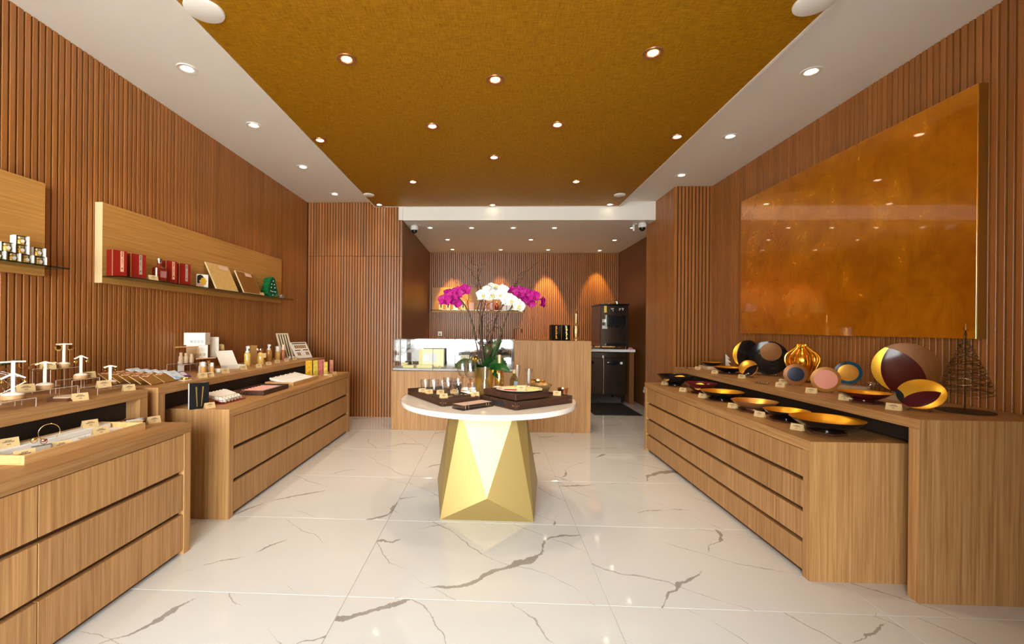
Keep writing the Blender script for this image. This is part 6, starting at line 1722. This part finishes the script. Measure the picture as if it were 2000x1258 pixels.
# ------------------------------------------------------------------ counter and alcove goods
t = thing('lacquer_box', 'black lacquer box with gold characters, left on counter top', 'box', (0.790, 5.63, 1.075), rad(10), 'black lacquer boxes on the counter')
MB().rbox(-0.060, -0.045, 0, 0.060, 0.045, 0.19, 0.003).build('box_body', lac_black, t)
p = MB()
for k in range(8):
    p.box(-0.010, -0.0458, 0.02 + 0.02 * k, 0.012 - 0.004 * (k % 3), -0.0452, 0.034 + 0.02 * k)
p.build('gold_print', satin_gold, t)
t = thing('lacquer_cylinder', 'round black lacquer canister with gold pattern on counter', 'canister', (0.912, 5.57, 1.075), 0, 'black lacquer boxes on the counter')
MB().lathe([(0.050, 0), (0.052, 0.003), (0.052, 0.185), (0.049, 0.188)], 24).build('canister', lac_black, t)
p = MB()
for k in range(9):
    p.box(-0.008 + 0.003 * (k % 2), -0.0535, 0.015 + 0.018 * k, 0.010 - 0.004 * (k % 3), -0.0515, 0.028 + 0.018 * k)
p.build('gold_print', satin_gold, t)
t = thing('gold_shaker', 'slender gold-topped ornate shaker standing on the counter', 'shaker', (1.035, 5.58, 1.075))
MB().lathe([(0.030, 0), (0.030, 0.01), (0.022, 0.02), (0.034, 0.06), (0.034, 0.175), (0.024, 0.195), (0.012, 0.205)], 20).build('body', pbr('ornate_brass', (0.62, 0.40, 0.17), 0.25, 0.9, noise=0.5, nscale=90, bump=1.0), t)
MB().lathe([(0.012, 0.205), (0.013, 0.21), (0.013, 0.31), (0.018, 0.315), (0.018, 0.325), (0.010, 0.335), (0.016, 0.345), (0.00001, 0.362)], 16, cap1=False).build('stopper', gold, t)
t = thing('pink_cloth', 'crumpled pink cloth on right end of the white worktop', 'cloth', (2.265, 7.455, 0.8855))
m = MB(); r = random.Random(2); n = 6
for i in range(n):
    for j in range(n):
        m.v.append((-0.048 + 0.096 * i / (n - 1), -0.04 + 0.08 * j / (n - 1), 0.002 if i in (0, n - 1) or j in (0, n - 1) else r.uniform(0.012, 0.035)))
for i in range(n - 1):
    for j in range(n - 1):
        m.f.append((i * n + j, (i + 1) * n + j, (i + 1) * n + j + 1, i * n + j + 1))
m.smooth = True
m.build('cloth', pbr('pink_cloth', (0.60, 0.25, 0.20), 0.8), t)
# goods in the glass case
ycard = pbr('pale_yellow_card', (0.80, 0.72, 0.32), 0.5)
CF = 0.698 + 0.0305
t = thing('display_board', 'pale yellow framed display board inside the glass case', 'display board', (-0.745, 5.56, CF), rad(4))
MB().rbox(-0.155, 0.0, 0, 0.155, 0.012, 0.225, 0.002).xf(RX(-8)).build('frame', ycard, t)
MB().box(-0.105, -0.001, 0.060, 0.070, -0.0002, 0.170).xf(RX(-8)).build('grey_panel', pbr('grey_panel', (0.55, 0.55, 0.56), 0.4), t)
MB().box(-0.02, 0.012, 0, 0.02, 0.06, 0.01).build('back_foot', ycard, t)
for (x, y, w, d, h, s) in [(-1.0, 5.46, 0.13, 0.09, 0.030, 'pale yellow flat box at left inside the glass case'), (-0.80, 5.43, 0.19, 0.08, 0.036, 'pale yellow flat box before the display board'), (-1.09, 5.66, 0.08, 0.06, 0.045, 'small yellow box in back left corner of case')]:
    t = thing('flat_box', s, 'box', (x, y, CF), rad(-4), 'flat boxes in the glass case')
    MB().rbox(-w / 2, -d / 2, 0, w / 2, d / 2, h * 0.6, 0.001).build('tray', ycard, t)
    MB().rbox(-w / 2 - 0.001, -d / 2 - 0.001, h * 0.6 + 0.0003, w / 2 + 0.001, d / 2 + 0.001, h, 0.001).build('lid', ycard, t)
for (x, y, w, d, h, mt, s) in [(-0.42, 5.42, 0.075, 0.05, 0.022, pbr('caramel_box', (0.38, 0.20, 0.09), 0.4), 'small caramel box in middle of glass case'), (-0.32, 5.46, 0.055, 0.045, 0.050, pbr('caramel_box', (0.38, 0.20, 0.09), 0.4), 'upright caramel box in middle of glass case'), (-0.62, 5.40, 0.03, 0.03, 0.03, cream, 'tiny cream box near the pane joint'), (-0.33, 5.66, 0.11, 0.05, 0.15, pbr('cream_box', (0.74, 0.66, 0.46), 0.5), 'cream upright box at back of glass case')]:
    t = thing('sweet_box', s, 'box', (x, y, CF), rad(6), 'sweet boxes in the glass case')
    MB().rbox(-w / 2, -d / 2, 0, w / 2, d / 2, h, 0.001).build('carton', mt, t)
t = thing('gold_sweets_dish', 'dish of gold wrapped sweets in the glass case', 'dish', (-0.21, 5.56, CF))
MB().lathe([(0.04, 0), (0.05, 0.05), (0.085, 0.065), (0.09, 0.072), (0.085, 0.07), (0.00001, 0.058)], 24, cap1=False).build('dish', clear_glass, t)
r = random.Random(8)
for k in range(9):
    a = 2 * math.pi * k / 9 if k < 6 else 2 * math.pi * k / 3
    R_ = 0.05 if k < 6 else 0.02
    MB().ball((R_ * math.cos(a), R_ * math.sin(a), 0.085 if k < 6 else 0.105), 0.018, 8, 5).build('sweet', satin_gold, t)
for (x, y, h, mt, s) in [(0.06, 5.50, 0.09, pbr('black_tin', (0.03, 0.03, 0.035), 0.3), 'black tin at right inside the glass case'), (0.16, 5.60, 0.06, pbr('green_tin', (0.05, 0.12, 0.09), 0.3), 'dark green tin at right inside the glass case')]:
    t = thing('tin', s, 'tin', (x, y, CF), 0, 'tins in the glass case')
    MB().lathe([(0.034, 0), (0.035, 0.002), (0.035, h * 0.75)], 18).build('body', mt, t)
    MB().lathe([(0.036, h * 0.75 + 0.0003), (0.036, h), (0.033, h + 0.002)], 18).build('lid', steel, t)
# alcove shelf goods
ZA2 = 1.51 + 0.0402
yb = pbr('pale_yellow_carton', (0.86, 0.74, 0.30), 0.4)
for k, px_ in enumerate((-0.96, -0.825, -0.68, -0.54)):
    t = thing('tea_carton', 'yellow carton with black label, %s of four on alcove shelf' % ('first', 'second', 'third, more gold,', 'fourth')[k], 'carton', (px_, 8.53, ZA2), 0, 'yellow cartons on the alcove shelf')
    MB().rbox(-0.043, -0.035, 0, 0.043, 0.035, 0.165, 0.002).build('carton', yb if k != 2 else pbr('gold_print_carton', (0.74, 0.56, 0.16), 0.3, 0.4, noise=0.5, nscale=40), t)
    MB().box(-0.010, -0.0358, 0.04, 0.012, -0.0351, 0.155).build('black_label', ink, t)
for k, (x, w, h, c_, s) in enumerate([(-0.38, 0.09, 0.14, (0.72, 0.36, 0.22), 'salmon carton left of the red ones on alcove shelf'), (-0.215, 0.055, 0.165, (0.50, 0.07, 0.05), 'red carton, leftmost of reds on alcove shelf'), (-0.12, 0.075, 0.165, (0.55, 0.12, 0.07), 'red carton with pale stripe on alcove shelf'),
                                      (-0.01, 0.075, 0.160, (0.55, 0.12, 0.07), 'red carton right of the striped one on alcove shelf'), (0.235, 0.075, 0.135, (0.76, 0.77, 0.80), 'white carton behind orchid, left one on alcove shelf'), (0.33, 0.085, 0.150, (0.78, 0.79, 0.82), 'white carton behind orchid, right one on alcove shelf'), (0.53, 0.12, 0.11, (0.82, 0.80, 0.76), 'cream carton at right end of alcove shelf')]):
    t = thing('shelf_carton', s, 'carton', (x, 8.53, ZA2), 0, 'cartons on the alcove shelf')
    MB().rbox(-w / 2, -0.035, 0, w / 2, 0.035, h, 0.002).build('carton', pbr('shelf_carton_%d' % k, c_, 0.35), t)
    if k in (1, 2, 3):
        MB().box(-0.010, -0.0358, 0.01, 0.010, -0.0351, h - 0.01).build('pale_stripe', pbr('pale_stripe', (0.80, 0.55, 0.45), 0.3), t)
t = thing('red_bottle', 'dark red bottle among red cartons on alcove shelf', 'bottle', (0.095, 8.53, ZA2))
MB().lathe([(0.035, 0), (0.037, 0.004), (0.037, 0.09), (0.014, 0.118), (0.013, 0.14)], 18).build('body', pbr('red_glass', (0.36, 0.05, 0.03), 0.12), t)
MB().lathe([(0.015, 0.138), (0.015, 0.165)], 12).build('cap', steel, t)
